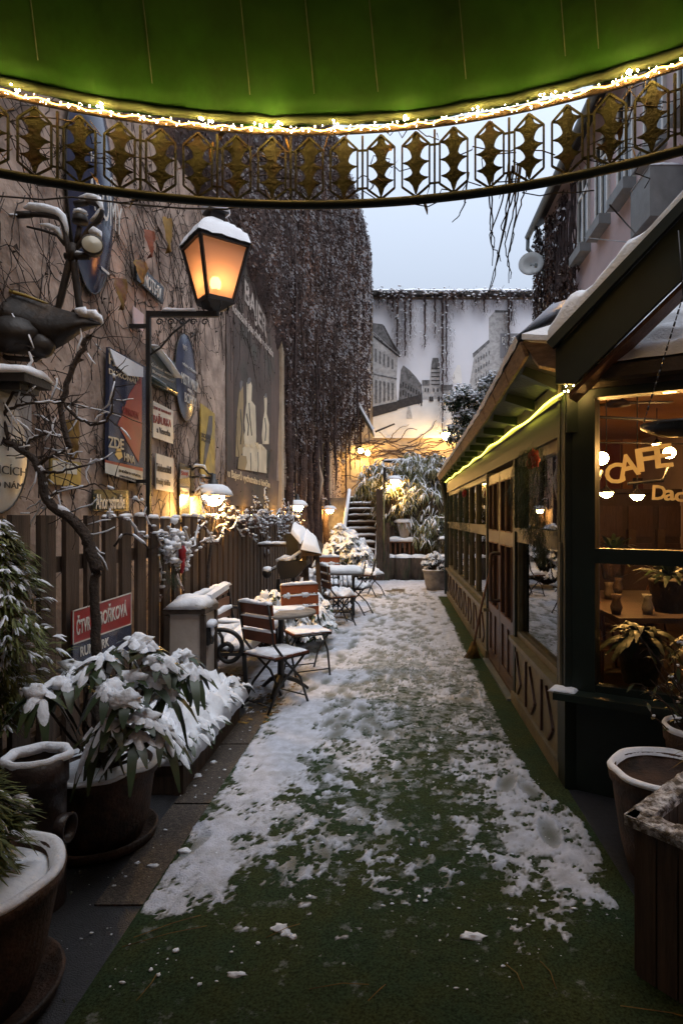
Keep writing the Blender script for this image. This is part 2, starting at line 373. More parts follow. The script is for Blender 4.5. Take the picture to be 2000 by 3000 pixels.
# ------------------------------------------------------------------ camera, sky, sun
cam = bpy.data.cameras.new('camera'); co = bpy.data.objects.new('camera', cam); C.objects.link(co); sc.camera = co
co.location = (0, 0, EH); co.rotation_euler = (PI/2, 0, 0)
cam.sensor_fit = 'HORIZONTAL'; cam.sensor_width = 36; cam.lens = 36*F/1568
cam.shift_x = -(CX-784)/1568; cam.shift_y = (CY-1176)/1568; cam.clip_end = 500; cam.clip_start = .05
w = bpy.data.worlds.new('World'); sc.world = w; w.use_nodes = True
nt = w.node_tree; bg = nt.nodes['Background']
sky = nt.nodes.new('ShaderNodeTexSky'); sky.sky_type = 'NISHITA'; sky.sun_disc = False
SE, SA = 63, 131
sky.sun_elevation = R(SE); sky.sun_rotation = R(SA); sky.air_density = 1; sky.dust_density = 4
vs_ = N(nt, 'ShaderNodeVectorMath', operation='SCALE'); vs_.inputs['Scale'].default_value = .8
nt.links.new(sky.outputs[0], vs_.inputs[0])
mx = N(nt, 'ShaderNodeMix', data_type='RGBA'); mx.inputs[0].default_value = .94
nt.links.new(vs_.outputs[0], mx.inputs[6]); mx.inputs[7].default_value = (5.9, 6.8, 8.3, 1)     # the even grey-blue of a snow sky
tcw = N(nt, 'ShaderNodeTexCoord'); spw = N(nt, 'ShaderNodeSeparateXYZ'); nt.links.new(tcw.outputs['Generated'], spw.inputs[0])
ov = N(nt, 'ShaderNodeMapRange'); ov.inputs[1].default_value = 0; ov.inputs[2].default_value = 1; ov.inputs[3].default_value = .30; ov.inputs[4].default_value = 1.75; nt.links.new(spw.outputs[2], ov.inputs[0])     # an overcast sky is brightest overhead
vz = N(nt, 'ShaderNodeVectorMath', operation='SCALE'); nt.links.new(mx.outputs[2], vz.inputs[0]); nt.links.new(ov.outputs[0], vz.inputs['Scale'])
nt.links.new(vz.outputs[0], bg.inputs[0]); bg.inputs[1].default_value = .068
sl = bpy.data.lights.new('sun', 'SUN'); so = bpy.data.objects.new('sun', sl); C.objects.link(so)
sl.energy = 1.5; sl.angle = R(70); sl.color = (1, .98, .965)
az = R(SA); so.rotation_euler = V((-math.sin(az)*math.cos(R(SE)), -math.cos(az)*math.cos(R(SE)), -math.sin(R(SE)))).to_track_quat('-Z', 'Y').to_euler()
sc.view_settings.view_transform = 'Standard'; sc.view_settings.look = 'None'; sc.view_settings.exposure = 1.0; sc.view_settings.gamma = 1
sc.cycles.use_denoising = True; sc.cycles.sample_clamp_indirect = 4; sc.cycles.max_bounces = 8; sc.cycles.transparent_max_bounces = 12
sc.cycles.caustics_reflective = False; sc.cycles.caustics_refractive = False
# ------------------------------------------------------------------ ground
struct(MB().quad((0, 40, 0), (60, 0, 0), (0, 60, 0)).build('ground', 'asphalt'))
cp = MB().quad((-.03, 6.6, .006), (1.02, 0, 0), (0, 6.0, 0)).build('carpet_path', 'turf'); struct(cp)
kb = MB()
y = 2.5
while y < 4.9:
    kb.box((-1.15, y+.44, .004), (.20, .87, .008)); y += .89
struct(kb.build('paved_edge_strip', 'paver'))
# ---- snow lying on the ground (height field; footprints press it in)
def sstep(a, b, x):
    t = max(0., min(1., (x-a)/(b-a))); return t*t*(3-2*t)
rf = random.Random(3)
feet = []
for k in range(300):
    feet.append((rf.gauss(.0, .42), 2.6+rf.random()*10.5, rf.uniform(-.5, .5)))
def cover(X, Y):
    # how much snow was left here, -1 (none) .. 1 (deep)
    d = -.95+.80*sstep(1.9, 2.8, Y)+.14*sstep(3.0, 5.2, Y)+.18*sstep(5.0, 7.8, Y)+.10*sstep(6.5, 8.5, Y)+.55*sstep(7., 11., Y)
    le = -1.045+.03*nz(Y*3, 4)
    if X < le:                                                   # left of the carpet
        d2 = -.75+1.5*sstep(4.7, 6.4, Y+.45*nz(X*2, Y*2))
        if Y > 4.4: d2 += .35*sstep(-1.75, -1.1, X)
        if X < -1.5 and Y < 8: d2 -= .25
        return d2
    d += .55*math.exp(-((X+.92-.02*Y)/.16)**2)*sstep(2.2, 2.6, Y)*(1-sstep(8, 10, Y))      # the untrodden ridge along the left edge
    d += .16*math.exp(-((X+.6)/.3)**2)*sstep(2.6, 4.2, Y)
    d += .6*math.exp(-(((X-.74)/.2)**2+((Y-3.0)/.38)**2))+.35*math.exp(-(((X-.62)/.2)**2+((Y-3.6)/.4)**2))
    re = .80+.10*sstep(3.6, 2.8, Y)+.05*nz(Y*2.2, 8)+.12*sstep(2.2, 3.3, Y)*(1-sstep(3.3, 3.8, Y))
    if Y < 12.2: d -= 2.2*sstep(re-.03, re+.05, X)
    d -= .16*math.exp(-((X-.22)/.3)**2)*sstep(2.4, 3., Y)*(1-sstep(9, 12, Y))
    d -= 1.3*math.exp(-(((X+.05)/.42)**2+((Y-13.2)/.42)**2))
    return d
sg = MB()
rows = []; Y = 2.0
while Y < 16.2:
    rows.append(Y); Y += .0085*(Y/2)**1.45
NX = 330; XL, XR = -2.05, 1.25
hts = []; dep = []
for Y in rows:
    fl = [f for f in feet if abs(f[1]-Y) < .22]
    r = []; rd = []
    for i in range(NX+1):
        X = XL+(XR-XL)*i/NX
        d = cover(X, Y)
        n = fbm(X*2.1+3, Y*1.9, 0, 2)*.42+fbm(X*7, Y*6.5, 3, 3)*.95+nz(X*23, Y*21, 8)*.40
        if Y < 8: n += nz(X*47, Y*44, 5)*.34+nz(X*97, Y*90, 1)*.30
        c = d+n*1.05
        c += .20; q_d = sstep(0, .34, c)
        h = .002+.026*(1-math.exp(-max(0., c-.1)*1.3))+.010*max(0., c)*fbm(X*6+9, Y*6, 7, 3) if c > 0 else -.02+.02*max(-1, c)
        if c > 0:
            for fx, fy, fa in fl:
                dx, dy = X-fx, Y-fy
                u, v = dx*math.cos(fa)+dy*math.sin(fa), -dx*math.sin(fa)+dy*math.cos(fa)
                q = (u/.055)**2+(v/.15)**2
                if q < 1.6: h += -.018*max(0, 1-q)**.4+(.007 if 1 < q < 1.6 else 0)
                if q < 1: q_d = min(q_d, .15+.6*q)
            h = max(h, .0075)
        r.append(h); rd.append(q_d)
    hts.append(r); dep.append(rd)
vid = {}; sdep = []
def gv(i, j):
    if (i, j) not in vid:
        vid[(i, j)] = len(sg.v); sdep.append(dep[j][i]); sg.v.append((XL+(XR-XL)*i/NX, rows[j], hts[j][i]))
    return vid[(i, j)]
for j in range(len(rows)-1):
    for i in range(NX):
        if max(hts[j][i], hts[j][i+1], hts[j+1][i], hts[j+1][i+1]) > 0:
            sg.f.append((gv(i, j), gv(i+1, j), gv(i+1, j+1), gv(i, j+1))); sg.mi.append(0); sg.sm.append(True)
so_ = sg.build('trodden_snow', 'trod'); da_ = so_.data.attributes.new('depth', 'FLOAT', 'POINT'); da_.data.foreach_set('value', sdep)
tag(so_, 'patchy trodden snow on the green carpet and around the tables', 'snow', kind='stuff')
lump = MB()
for k in range(700):
    Y = 2.05+2.6*rf.random()**1.1; X = rf.uniform(-1.4, .85); s_ = .0012+.006*rf.random()**3
    if fbm(X*2.2, Y*2.2, 4, 2) < -.1: continue
    lump.blob((X, Y, .008+s_*.3), (s_*rf.uniform(1, 2.2), s_*rf.uniform(.8, 1.6), s_*.6), k, amp=.7, n=6, k=4)
for X, Y, a, b in ((-.565, 2.12, .03, .013), (-.46, 2.36, .03, .022), (-.43, 2.33, .02, .015), (-.40, 2.31, .015, .012), (.28, 2.31, .045, .02), (-1.02, 2.9, .03, .02), (-1.24, 3.75, .03, .03), (-1.2, 3.95, .02, .02), (-1.28, 3.2, .015, .015), (-1.12, 2.78, .03, .012), (-1.2, 2.8, .012, .012)):
    lump.blob((X, Y, .008), (a, b, min(.012, b*.6)), X*9, amp=.7, n=12, k=7)
tag(lump.build('snow_crumbs', 'snowf'), 'crumbs and lumps of snow scattered on the green carpet', 'snow', kind='stuff')
st = MB()
for X, Y, a, L in ((.42, 2.05, 1.9, .12), (.53, 2.05, 1.75, .13), (.72, 1.98, -.3, .3), (-.1, 2.0, .9, .09), (-.5, 2.3, .6, .14), (-1.02, 2.25, .4, .3), (-1.0, 2.3, .55, .25), (-.86, 2.0, 1.4, .12), (-.3, 2.05, .1, .2)):
    d = V((math.cos(a), math.sin(a), 0)); p = V((X, Y, .012))
    st.tube([p, p+d*L*.5+V((.01, .01, .004)), p+d*L], .0016, 4)
tag(st.build('straw_stalks', 'dryleaf'), 'thin straw stalks lying on the carpet in front', 'straw', kind='stuff')
# ------------------------------------------------------------------ left building
LX = -2.25
lb = thing('left_building', 'tall plastered building overgrown with snowy creeper behind the picket fence', 'building', (LX, 12, 0))
MB().box((LX-.25, 12, 6.5), (.5, 24, 13)).build('plaster_wall', 'plaster', lb)
for y_, h_ in ((11.55, 3.6), (14.2, 4), (17, 4), (19.6, 4)): MB().box((LX+.03, y_, 3.3), (.07, .26, h_)).build('pilaster', 'plaster_back', lb)
for k, (yy, zz, hh) in enumerate(((12.7, 2.9, 1.3), (15.4, 2.9, 1.5), (18.2, 3.3, 1.6))):
    f = MB().box((LX+.02, yy, zz), (.05, .7, hh)).build('window', 'olivefr', lb)
    MB().box((LX+.05, yy, zz), (.012, .56, hh-.14)).build('pane', 'hglass', f)
MB().tube([(LX+.12, 16.1, 7), (LX+.12, 16.1, 3.0), (LX+.2, 16.3, 2.6), (LX+.12, 16.0, 1.9)], .05, 8).build('downpipe', 'cab', lb)
aw = MB(); a0, a1 = P(812, 918, 20.5), P(853, 992, 20.5)
aw.prism([a0, a1, a1+V((0, 1.6, 0)), a0+V((0, 1.6, 0))], (.03, 0, .06)); aw.prism([V((LX, 20.5, a0.z+.5)), a0, a0+V((0, 1.6, 0)), V((LX, 22.1, a0.z+.5))], (.03, 0, .06))
awn = aw.build('glass_canopy', 'roofdark', lb)
MB().prism([a0+V((.04, -.01, .05)), a1+V((.04, -.01, .05)), a1+V((.04, 1.6, .05)), a0+V((.04, 1.6, .05))], (.05, 0, .06)).build('snow_cap', 'snow', awn)
# mural painted on the wall
XM = LX+.012
def poly(mb, pts, X, t=.004, mi=0):
    mb.prism([W(x, y, X) for x, y in pts], (t, 0, 0), mi)
mb_ = MB(); poly(mb_, [(519, 690), (522, 640), (546, 597), (560, 605), (614, 700), (634, 752), (629, 780), (643, 812), (642, 900), (632, 1170), (515, 1175), (520, 1120)], XM)
mu = mb_.build('painted_mural', 'muralbg', lb); mu['label'] = 'brown cafe mural of three figures at a table'
q = MB(); poly(q, [(536, 722), (541, 716), (624, 832), (620, 1085), (538, 1075)], XM+.005, .003); q.build('inner_panel', 'muralmid', mu)
q = MB()
poly(q, [(566, 880), (573, 868), (578, 885), (577, 920), (586, 932), (588, 1000), (587, 1045), (560, 1042), (560, 1000), (563, 990), (561, 970), (566, 925)], XM+.009, .003)
poly(q, [(606, 910), (611, 905), (613, 920), (612, 950), (618, 975), (617, 1020), (603, 1020), (601, 1000), (604, 965), (607, 945)], XM+.009, .003)
poly(q, [(557, 1030), (565, 1018), (600, 1020), (612, 1034), (612, 1087), (557, 1078)], XM+.013, .003)
q.build('cream_figures', 'muralfig', mu)
q = MB()
poly(q, [(549, 905), (552, 875), (558, 890), (559, 925), (557, 975), (561, 1015), (556, 1040), (550, 1050), (541, 1048), (543, 960)], XM+.009, .003)
poly(q, [(548, 1052), (552, 1045), (565, 1048), (567, 1062), (562, 1080), (546, 1077)], XM+.017, .003)
q.build('tan_figures', 'muralfig2', mu)
q = MB()
poly(q, [(567, 882), (569, 868), (574, 866), (577, 872), (574, 880)], XM+.013, .003); poly(q, [(607, 914), (608, 904), (612, 903), (613, 912)], XM+.013, .003); poly(q, [(550, 880), (553, 872), (557, 876), (556, 890), (551, 900)], XM+.013, .003)
for pts in ([(572, 925), (574, 960), (578, 1000)], [(566, 950), (571, 975), (569, 1000)], [(608, 960), (611, 985), (609, 1012)], [(552, 940), (556, 985), (552, 1020)], [(575, 1040), (576, 1065), (575, 1080)], [(592, 1038), (593, 1068), (592, 1084)]):
    q.tube([W(x, y, XM+.017) for x, y in pts], .008, 4)
q.build('painted_outlines', 'pr2', mu)
q = MB()
for (x, y) in ((566, 1019), (578, 1020), (590, 1016), (592, 1024), (604, 1026)):
    poly(q, [(x-3, y+6), (x-4, y), (x+3, y+1), (x+3, y+7)], XM+.017, .004)
q.build('painted_cups', 'cream', mu)
q = MB(); poly(q, [(520, 1072), (640, 1105), (636, 1168), (516, 1160)], XM+.013, .006); q.build('caption_panel', 'muralbg', mu)
def wtext(s, x0, y0, x1, y1, hpx, mat, par, X, name='lettering', bold=.018):   # text along the wall between two photo points on its mid line
    a, b = W(x0, y0, X), W(x1, y1, X); Ym = (a.y+b.y)/2; h = hpx*((a.y+b.y)/2)/F
    return text(s, (X, Ym, (a.z+b.z)/2), abs(b.y-a.y), h, mat, par, XW, name, lift=(b.z-a.z), bold=bold)
wtext('BAJER', 562, 672, 612, 762, 62, 'muraltxt', mu, XM+.01, 'title_lettering')
wtext('Kouzelné jsou chvíle v obrázku', 533, 705, 627, 815, 26, 'muraltxt', mu, XM+.012, 'motto_lettering')
wtext('u Bajerů vychutnáte si kávičku', 523, 1087, 619, 1114, 24, 'cream', mu, XM+.022, 'caption_lettering')
# ------------------------------------------------------------------ signs on the wall
XS = LX+.025
def plate(name, label, pts, mat, t=.012, cat='sign', X=XS):
    ps = [W(x, y, X) for x, y in pts]; cxx = sum(ps, V())/len(ps)
    th = thing(name, label, cat, (X, cxx.y, cxx.z))
    pl = MB().prism(ps, (t, 0, 0)).build('plate', mat, th)
    return th, X+t+.001
def oval(name, label, Yc, Zc, a, b, mat, bulge=.05, cat='sign'):
    th = thing(name, label, cat, (XS, Yc, Zc)); mb = MB(); n = 36; vs = [V((XS+bulge, Yc, Zc))]
    for k, (f, bu) in enumerate(((.55, .75), (.85, .35), (1., 0))):
        for j in range(n):
            t = 2*PI*j/n; vs.append(V((XS+bulge*bu+.006, Yc+a*f*math.cos(t), Zc+b*f*math.sin(t))))
    fs = [(0, 1+j, 1+(j+1) % n) for j in range(n)]
    for k in range(2): fs += [(1+k*n+j, 1+(k+1)*n+j, 1+(k+1)*n+(j+1) % n, 1+k*n+(j+1) % n) for j in range(n)]
    mb.add(vs, fs, 0, True); mb.build('plate', mat, th)
    ri = MB(); pts = [(XS+.006, Yc+a*math.cos(2*PI*j/n), Zc+b*math.sin(2*PI*j/n)) for j in range(n+1)]
    ri.tube(pts, .007, 5); ri.build('rim', 'iron', th)
    return th
o1 = oval('enamel_sign', 'tall navy oval enamel sign with large ATOMY lettering, highest on the wall', 4.40, 4.0, .33, .78, 'blue', .10)
text('MĚSTNÍ OD', (XS+.085, 4.44, 4.12), .40, .10, 'white', o1, lift=-.02); text('ATOMY', (XS+.10, 4.43, 3.86), .5, .22, 'white', o1, name='large_lettering')
text('____', (XS+.06, 4.5, 3.42), .12, .02, 'white', o1, name='small_print')
th, X1 = plate('enamel_poster', 'dark blue and red poster reading ZDE with a cream band at its foot', [(243, 797), (240, 1086), (327, 1114), (327, 842)], 'blue', .03)
MB().prism([W(297, 905, X1), W(270, 975, X1), W(318, 1062, X1), W(325, 1000, X1), W(325, 860, X1)], (.003, 0, 0)).build('red_diamond', 'redsign', th)
MB().prism([W(241, 1062, X1), W(241, 1086, X1), W(327, 1113, X1), W(327, 1083, X1)], (.003, 0, 0)).build('cream_band', 'white', th)
MB().prism([W(241, 1056, X1), W(241, 1062, X1), W(327, 1083, X1), W(327, 1075, X1)], (.003, 0, 0)).build('red_stripe', 'redsign', th)
MB().prism([W(268, 1030, X1), W(264, 1044, X1), W(272, 1056, X1), W(281, 1050, X1), W(277, 1030, X1)], (.003, 0, 0)).build('yellow_flower', 'gold', th)
wtext('ZDE', 248, 1014, 284, 1021, 25, 'cream', th, X1+.003, 'zde_lettering')
wtext('PARAFIN', 250, 822, 318, 862, 24, 'cream', th, X1, 'title_lettering'); wtext('DOKONALÝ', 250, 850, 322, 878, 15, 'cream', th, X1, 'subtitle_lettering')
wtext('CITROEN', 280, 940, 318, 955, 16, 'redtxt', th, X1+.004, 'faint_lettering'); wtext('HNA', 285, 1048, 310, 1058, 18, 'cream', th, X1+.004, 'line_lettering')
wtext('JINDŘICH BÁRTA', 272, 1080, 323, 1094, 9, 'blktxt', th, X1+.004, 'maker_lettering'); wtext('DRUŽSTVO', 275, 1092, 312, 1102, 5, 'blktxt', th, X1+.004, 'small_print')
snp = MB().prism([W(248, 799, X1+.004), W(262, 838, X1+.004), W(290, 862, X1+.004), W(326, 866, X1+.004), W(326, 843, X1+.004)], (.012, 0, 0)); snp.build('snow_film', 'snow', th)
th, X1 = plate('enamel_sign', 'small dark green enamel sign with a rolled lower edge beside the navy oval', [(343, 792), (343, 868), (401, 903), (401, 834)], 'green')
wtext('Českosl. autom.', 348, 835, 398, 862, 9, 'white', th, X1); wtext('Responsen', 350, 853, 398, 877, 9, 'white', th, X1, 'second_lettering')
MB().tube([W(343, 868, XS+.03), W(401, 903, XS+.03)], .035, 8).build('rolled_edge', 'green', th)
MB().pillow((XS+.03, 5.74, 3.06), .09, .6, .03, tilt=Matrix.Rotation(-.25, 3, 'X')).build('snow_cap', 'snow', th)
o2 = oval('enamel_sign', 'slim grey-blue oval enamel sign reading BORKY hanging beside the lantern', 6.37, 3.06, .31, .455, 'blue2', .04)
text('BORKY', (XS+.045, 6.39, 2.83), .34, .10, 'white', o2); text('MISTR MALÝ', (XS+.048, 6.37, 3.02), .5, .14, 'white', o2, name='upper_lettering'); text('VŠEM CTĚNÝM', (XS+.044, 6.37, 3.16), .42, .035, 'white', o2, name='small_print'); text('ALBA', (XS+.05, 6.35, 2.92), .12, .03, 'white', o2, name='middle_lettering')
text('NAŠE', (XS+.03, 6.27, 3.35), .12, .07, 'pr1', o2, name='faded_lettering')
sh = MB()
for k in range(2): sh.tube([(XS+.02, 6.28+.18*k, 3.5), (XS+.05, 6.2+.3*k, 3.56), (LX, 6.1+.5*k, 3.6)], .008, 5)
sh.build('hanger', 'iron', o2)
th, X1 = plate('enamel_sign', 'white enamel sign with red BAĎURKA lettering under the green sign', [(349, 920), (349, 1004), (395, 1020), (395, 944)], 'white')
wtext('ZDE SE NAHRADÍ', 352, 934, 392, 950, 8, 'redtxt', th, X1, 'small_print'); wtext('BAĎURKA', 352, 958, 393, 970, 24, 'redtxt', th, X1); wtext('a Veverka', 360, 986, 391, 996, 14, 'blktxt', th, X1, 'lower_lettering')
th, X1 = plate('enamel_sign', 'white enamel tobacco shop sign, lowest of the two white plates by the lantern post', [(356, 1041), (356, 1124), (396, 1131), (396, 1053)], 'white')
wtext('Tabakverschleiß', 359, 1072, 393, 1080, 18, 'blktxt', th, X1); wtext('Prodej tabáku', 359, 1106, 391, 1112, 18, 'blktxt', th, X1, 'lower_lettering')
th, X1 = plate('enamel_sign', 'narrow dark upright sign with a small white Strana label near the first dome lamp', [(410, 1062), (410, 1200), (434, 1203), (434, 1072)], 'black')
MB().prism([W(414, 1120, X1), W(414, 1140, X1), W(433, 1141, X1), W(433, 1121, X1)], (.004, 0, 0)).build('label_plate', 'white', th); wtext('Strana', 415, 1130, 432, 1131, 12, 'blktxt', th, X1+.005)
MB().prism([W(415, 1078, X1), W(413, 1100, X1), W(432, 1096, X1), W(434, 1080, X1)], (.004, 0, 0)).build('upper_label', 'pr1', th); wtext('Stop', 416, 1088, 432, 1088, 13, 'redtxt', th, X1+.005, 'upper_lettering')
th, X1 = plate('enamel_poster', 'long faded yellow poster hanging beside the brown mural', [(459, 926), (459, 1092), (491, 1092), (491, 950)], 'yellow')
wtext('DROGERIE', 462, 998, 484, 1006, 10, 'blktxt', th, X1); wtext('ROJ', 463, 1010, 482, 1016, 8, 'blktxt', th, X1, 'lower_lettering')
MB().prism([W(480, 955, X1), W(473, 1000, X1), W(466, 1072, X1), W(470, 1072, X1), W(487, 990, X1), W(488, 955, X1)], (.003, 0, 0)).build('dark_figure', 'pr2', th)
th, X1 = plate('street_sign', 'black street name sign reading Ahornstraße just above the fence', [(210, 1124), (210, 1174), (292, 1174), (292, 1126)], 'black', .015)
MB().prism([W(213, 1127, X1), W(213, 1171, X1), W(289, 1171, X1), W(289, 1129, X1)], (.002, 0, 0)).build('inner_plate', 'green', th); wtext('Ahornstraße', 219, 1152, 286, 1152, 34, 'white', th, X1+.003)
o3 = oval('enamel_sign', 'white oval enamel sign lettered ODBICÍCH JEHO NÁM. at the picture edge', 3.36, 1.98, .29, .36, 'white', .03)
text('ODBICÍCH', (XS+.034, 3.36, 1.87), .46, .06, 'blktxt', o3); text('JEHO NÁM.', (XS+.03, 3.38, 1.78), .4, .055, 'blktxt', o3, name='lower_lettering'); text('CESTA PŘI', (XS+.03, 3.36, 2.03), .46, .07, 'blktxt', o3, name='upper_lettering')
th, X1 = plate('enamel_sign', 'plain pale sign above the white oval sign at the picture edge', [(-20, 890), (-20, 1000), (68, 1010), (68, 905)], 'pr1')
th, X1 = plate('enamel_sign', 'faded yellow and white sign behind the snowy branches left of the ZDE poster', [(112, 1052), (112, 1112), (182, 1118), (182, 1062)], 'yellow')
MB().prism([W(120, 1056, X1), W(120, 1084, X1), W(176, 1090, X1), W(176, 1065, X1)], (.003, 0, 0)).build('white_field', 'white', th)
th, X1 = plate('enamel_sign', 'slanting dark plate with white NOTS lettering left of the lantern', [(309, 601), (309, 642), (370, 698), (372, 660)], 'black', .02)
wtext('NOTS·SV', 332, 640, 370, 676, 30, 'white', th, X1)
th, X1 = plate('enamel_sign', 'small faded pink plate below the NOTS sign', [(304, 702), (304, 742), (326, 762), (328, 722)], 'pink', .01)
# dry leaf rags caught in the creeper
for (x, y, w_, h_, mt, lab) in ((276, 675, 32, 72, 'dryleaf', 'yellow dry leaf hanging between the oval and ZDE signs'), (384, 540, 22, 80, 'dryleaf', 'yellow curled dry leaf hanging left of the lantern top'), (342, 560, 24, 62, 'rleaf2', 'russet dry leaf hanging above the slanting NOTS sign'), (322, 625, 34, 52, 'dryleaf', 'greenish dry leaf with snow on the NOTS sign'), (165, 1010, 24, 90, 'dryleaf', 'long dull leaf among the branches left of the ZDE poster')):
    c = W(x, y, LX+.1); s_ = c.y/F; mb = MB(); n = 9
    for i in range(n):
        for j in range(7):
            u, v = i/(n-1)-.5, j/6-.5
            ww = w_*s_*(.55+.5*math.sin(PI*(j/6)**.7)+.25*nz(j*.8, x))
            mb.v.append(tuple(c+V((.04*math.cos(u*3+v*2)+.02*nz(u*4, v*4, x), u*ww*1.3, -v*h_*s_+.02*nz(u*5, x)))))
    for i in range(n-1):
        for j in range(6): mb.f.append((i*7+j, i*7+7+j, i*7+8+j, i*7+j+1)); mb.mi.append(0); mb.sm.append(True)
    tag(mb.build('dry_leaf', mt), lab, 'dry leaf')
# ------------------------------------------------------------------ creeper
vm, vl = MB(), MB()
def vthick(Y, Z):
    up = sstep(3.4, 6.0, Z)
    return .10+up*(.05+.95*sstep(9.5, 23.5, Y)**1.15)
def vcover(Y, Z):
    e = .35*nz(Y*1.1, Z*1.1)+.2*nz(Y*3, Z*3)
    if Y > 11.6: return 1-.95*sstep(4.2+.9*sstep(13, 16, Y), 2.2+1.0*sstep(13, 16, Y), Z+e)
    return sstep(-.35, .45, Z-(5.15-.35*sstep(9, 11.5, Y)-.45*sstep(6.5, 5, Y)+e))*sstep(4.3, 6.6, Y+e*2)
ny, nzz = 120, 74
for i in range(ny+1):
    for j in range(nzz+1):
        Y = 4.6+(24-4.6)*i/ny; Z = 1.7+10.2*j/nzz; c = vcover(Y, Z)
        t = vthick(Y, Z)*c-.12*(1-c)-.0+.12*fbm(Y*2.2, Z*.9, 2, 4)*c+.10*nz(Y*3.1, Z*.25, 8)*c
        vm.v.append((LX+t, Y, Z))
for i in range(ny):
    for j in range(nzz):
        a = i*(nzz+1)+j
        if max(vm.v[a][0], vm.v[a+1][0], vm.v[a+nzz+1][0], vm.v[a+nzz+2][0]) > LX+.01:
            vm.f.append((a, a+nzz+1, a+nzz+2, a+1)); vm.mi.append(0); vm.sm.append(True)
rv = random.Random(11)
def surf(Y, Z): return LX+vthick(Y, Z)+.12*fbm(Y*2.2, Z*.9, 2, 4)+.10*nz(Y*3.1, Z*.25, 8)
for k in range(150000):
    Y = 4.6+19.2*rv.random()**.85; Z = 1.8+10.0*rv.random()
    if Z > 1.6+.66*Y or rv.random() > vcover(Y, Z): continue
    s_ = rv.uniform(.014, .034)*(.6+Y/20)
    p = V((surf(Y, Z)+rv.uniform(-.02, .09), Y, Z))
    a = V((rv.uniform(-.5, .5), rv.uniform(-1, 1), rv.uniform(-1, .6))).normalized()
    b = a.cross(V((rv.uniform(.2, 1), rv.uniform(-.6, .6), rv.uniform(-.6, .6)))).normalized()
    d = fbm(Y*1.9, Z*1.9, 6, 4)
    if rv.random() < .03+.70*max(0, d) and Z > 2:           # a fleck of snow caught on the stems
        q = V((.25, rv.uniform(.3, 1), rv.uniform(-.75, .1))).normalized()
        vl.quad(p+V((.05, 0, .02)), q*s_*rv.uniform(.5, 1.25), V((.75, 0, .6))*s_*rv.uniform(.15, .42), 1)
    else:
        vl.tri(p-a*s_, p+a*s_, p+b*s_*rv.uniform(.6, 1.3), 0)
# hanging strands of the creeper at the far corner and stems down the wall
for k in range(130):
    Y = rv.uniform(7.6, 23.5); z0 = rv.uniform(3.0, 9.5)
    L = rv.uniform(.7, 3.0)
    if vcover(Y, z0) < .7 or (Y < 11.6 and z0-L < 5.2): continue
    x = surf(Y, z0)+rv.uniform(.02, .1); pts = [(x+.05*nz(i*.7, k), Y+.30*nz(i*.6, k, 3), z0-L*i/6) for i in range(7)]
    vm.tube(pts, [rv.uniform(.01, .022)]*6+[.004], 4)
for (Y, r_) in ((11.9, .07), (12.2, .05), (13.4, .10), (14.6, .07), (15.9, .09), (16.5, .05), (13.9, .05), (18.1, .08)):
    pts = [(LX+.12+.08*nz(i*.8, Y), Y+.14*nz(i*.7, Y, 4), .3+i*.55) for i in range(9)]
    vm.tube(pts, [r_*(1.25-.06*i) for i in range(9)], 7)
tag(vm.build('creeper_stems', 'vine'), 'thick mat of creeper stems covering the left wall', 'creeper', kind='stuff')
tag(vl.build('creeper_leaves', ['vleaf', 'fleck']), 'dry creeper leaves and snow flecks on the left wall', 'creeper', kind='stuff')
# thin bare twigs over the signs
tw = MB(); tsn = MB()
for k in range(760):
    Y = rv.uniform(3.0, 10.5); Z = rv.uniform(1.7, 4.9)
    if 6.9 < Y: Z = rv.choice((rv.uniform(1.6, 2.1), rv.uniform(4.4, 5.4), rv.uniform(4, 5)))
    a = rv.uniform(0, 2*PI); pts = []; x = LX+rv.uniform(.004, .026); L = rv.uniform(.05, .1)
    for i in range(rv.randint(6, 18)):
        pts.append(V((x+.012*nz(i*.5, k), Y, Z))); a += rv.uniform(-.5, .5); Y += L*math.cos(a); Z += L*math.sin(a)
    Y0 = pts[0].y
    tw.tube(pts, [.0042*(1-.6*i/len(pts))*rv.uniform(.7, 1.1) for i in range(len(pts))], 4)
    if rv.random() < .3: snowline(tsn, pts, .003, .006, .75, k)
    for p in pts[::2]:
        if rv.random() < .5:
            s_ = rv.uniform(.012, .03); q = V((rv.random(), rv.uniform(-1, 1), rv.uniform(-1, 1)))*s_
            tw.tri(p, p+q, p+V((q.x*.5, -q.z, q.y)), 0)
tag(tw.build('wall_twigs', 'bark'), 'bare creeper twigs spread over the wall of signs', 'creeper', kind='stuff')
tag(tsn.build('twig_snow', 'snowf'), 'snow lying on the bare twigs over the signs', 'snow', kind='stuff')
# ------------------------------------------------------------------ picket fence
FX = -1.98
fe = thing('picket_fence', 'brown wooden picket fence along the left wall with snow on its top', 'fence', (FX, 7, 0))
pk = MB(); fs_ = MB(); rf2 = random.Random(5); Y = .6
while Y < 12.1:
    st_ = .25 if Y < 5.8 else .205
    wd = .15 if Y < 5.8 else .135
    h = 1.6+rf2.uniform(-.008, .012)
    pk.box((FX+rf2.uniform(-.004, .004), Y+wd/2, h/2), (.028, wd, h), rf2.uniform(-.02, .02))
    if Y > 4.0 and rf2.random() < .85: fs_.pillow((FX, Y+wd/2, h), .03, wd*.9, .018+.022*rf2.random(), seed=Y, over=.008, res=.012)
    Y += st_
pk.build('pickets', 'fence', fe)
rl = MB()
for z in (.35, 1.32): rl.box((FX-.045, 6.4, z), (.05, 11.6, .09))
rl.build('rail', 'fence', fe)
fs_.build('snow_cap', 'snow', fe)
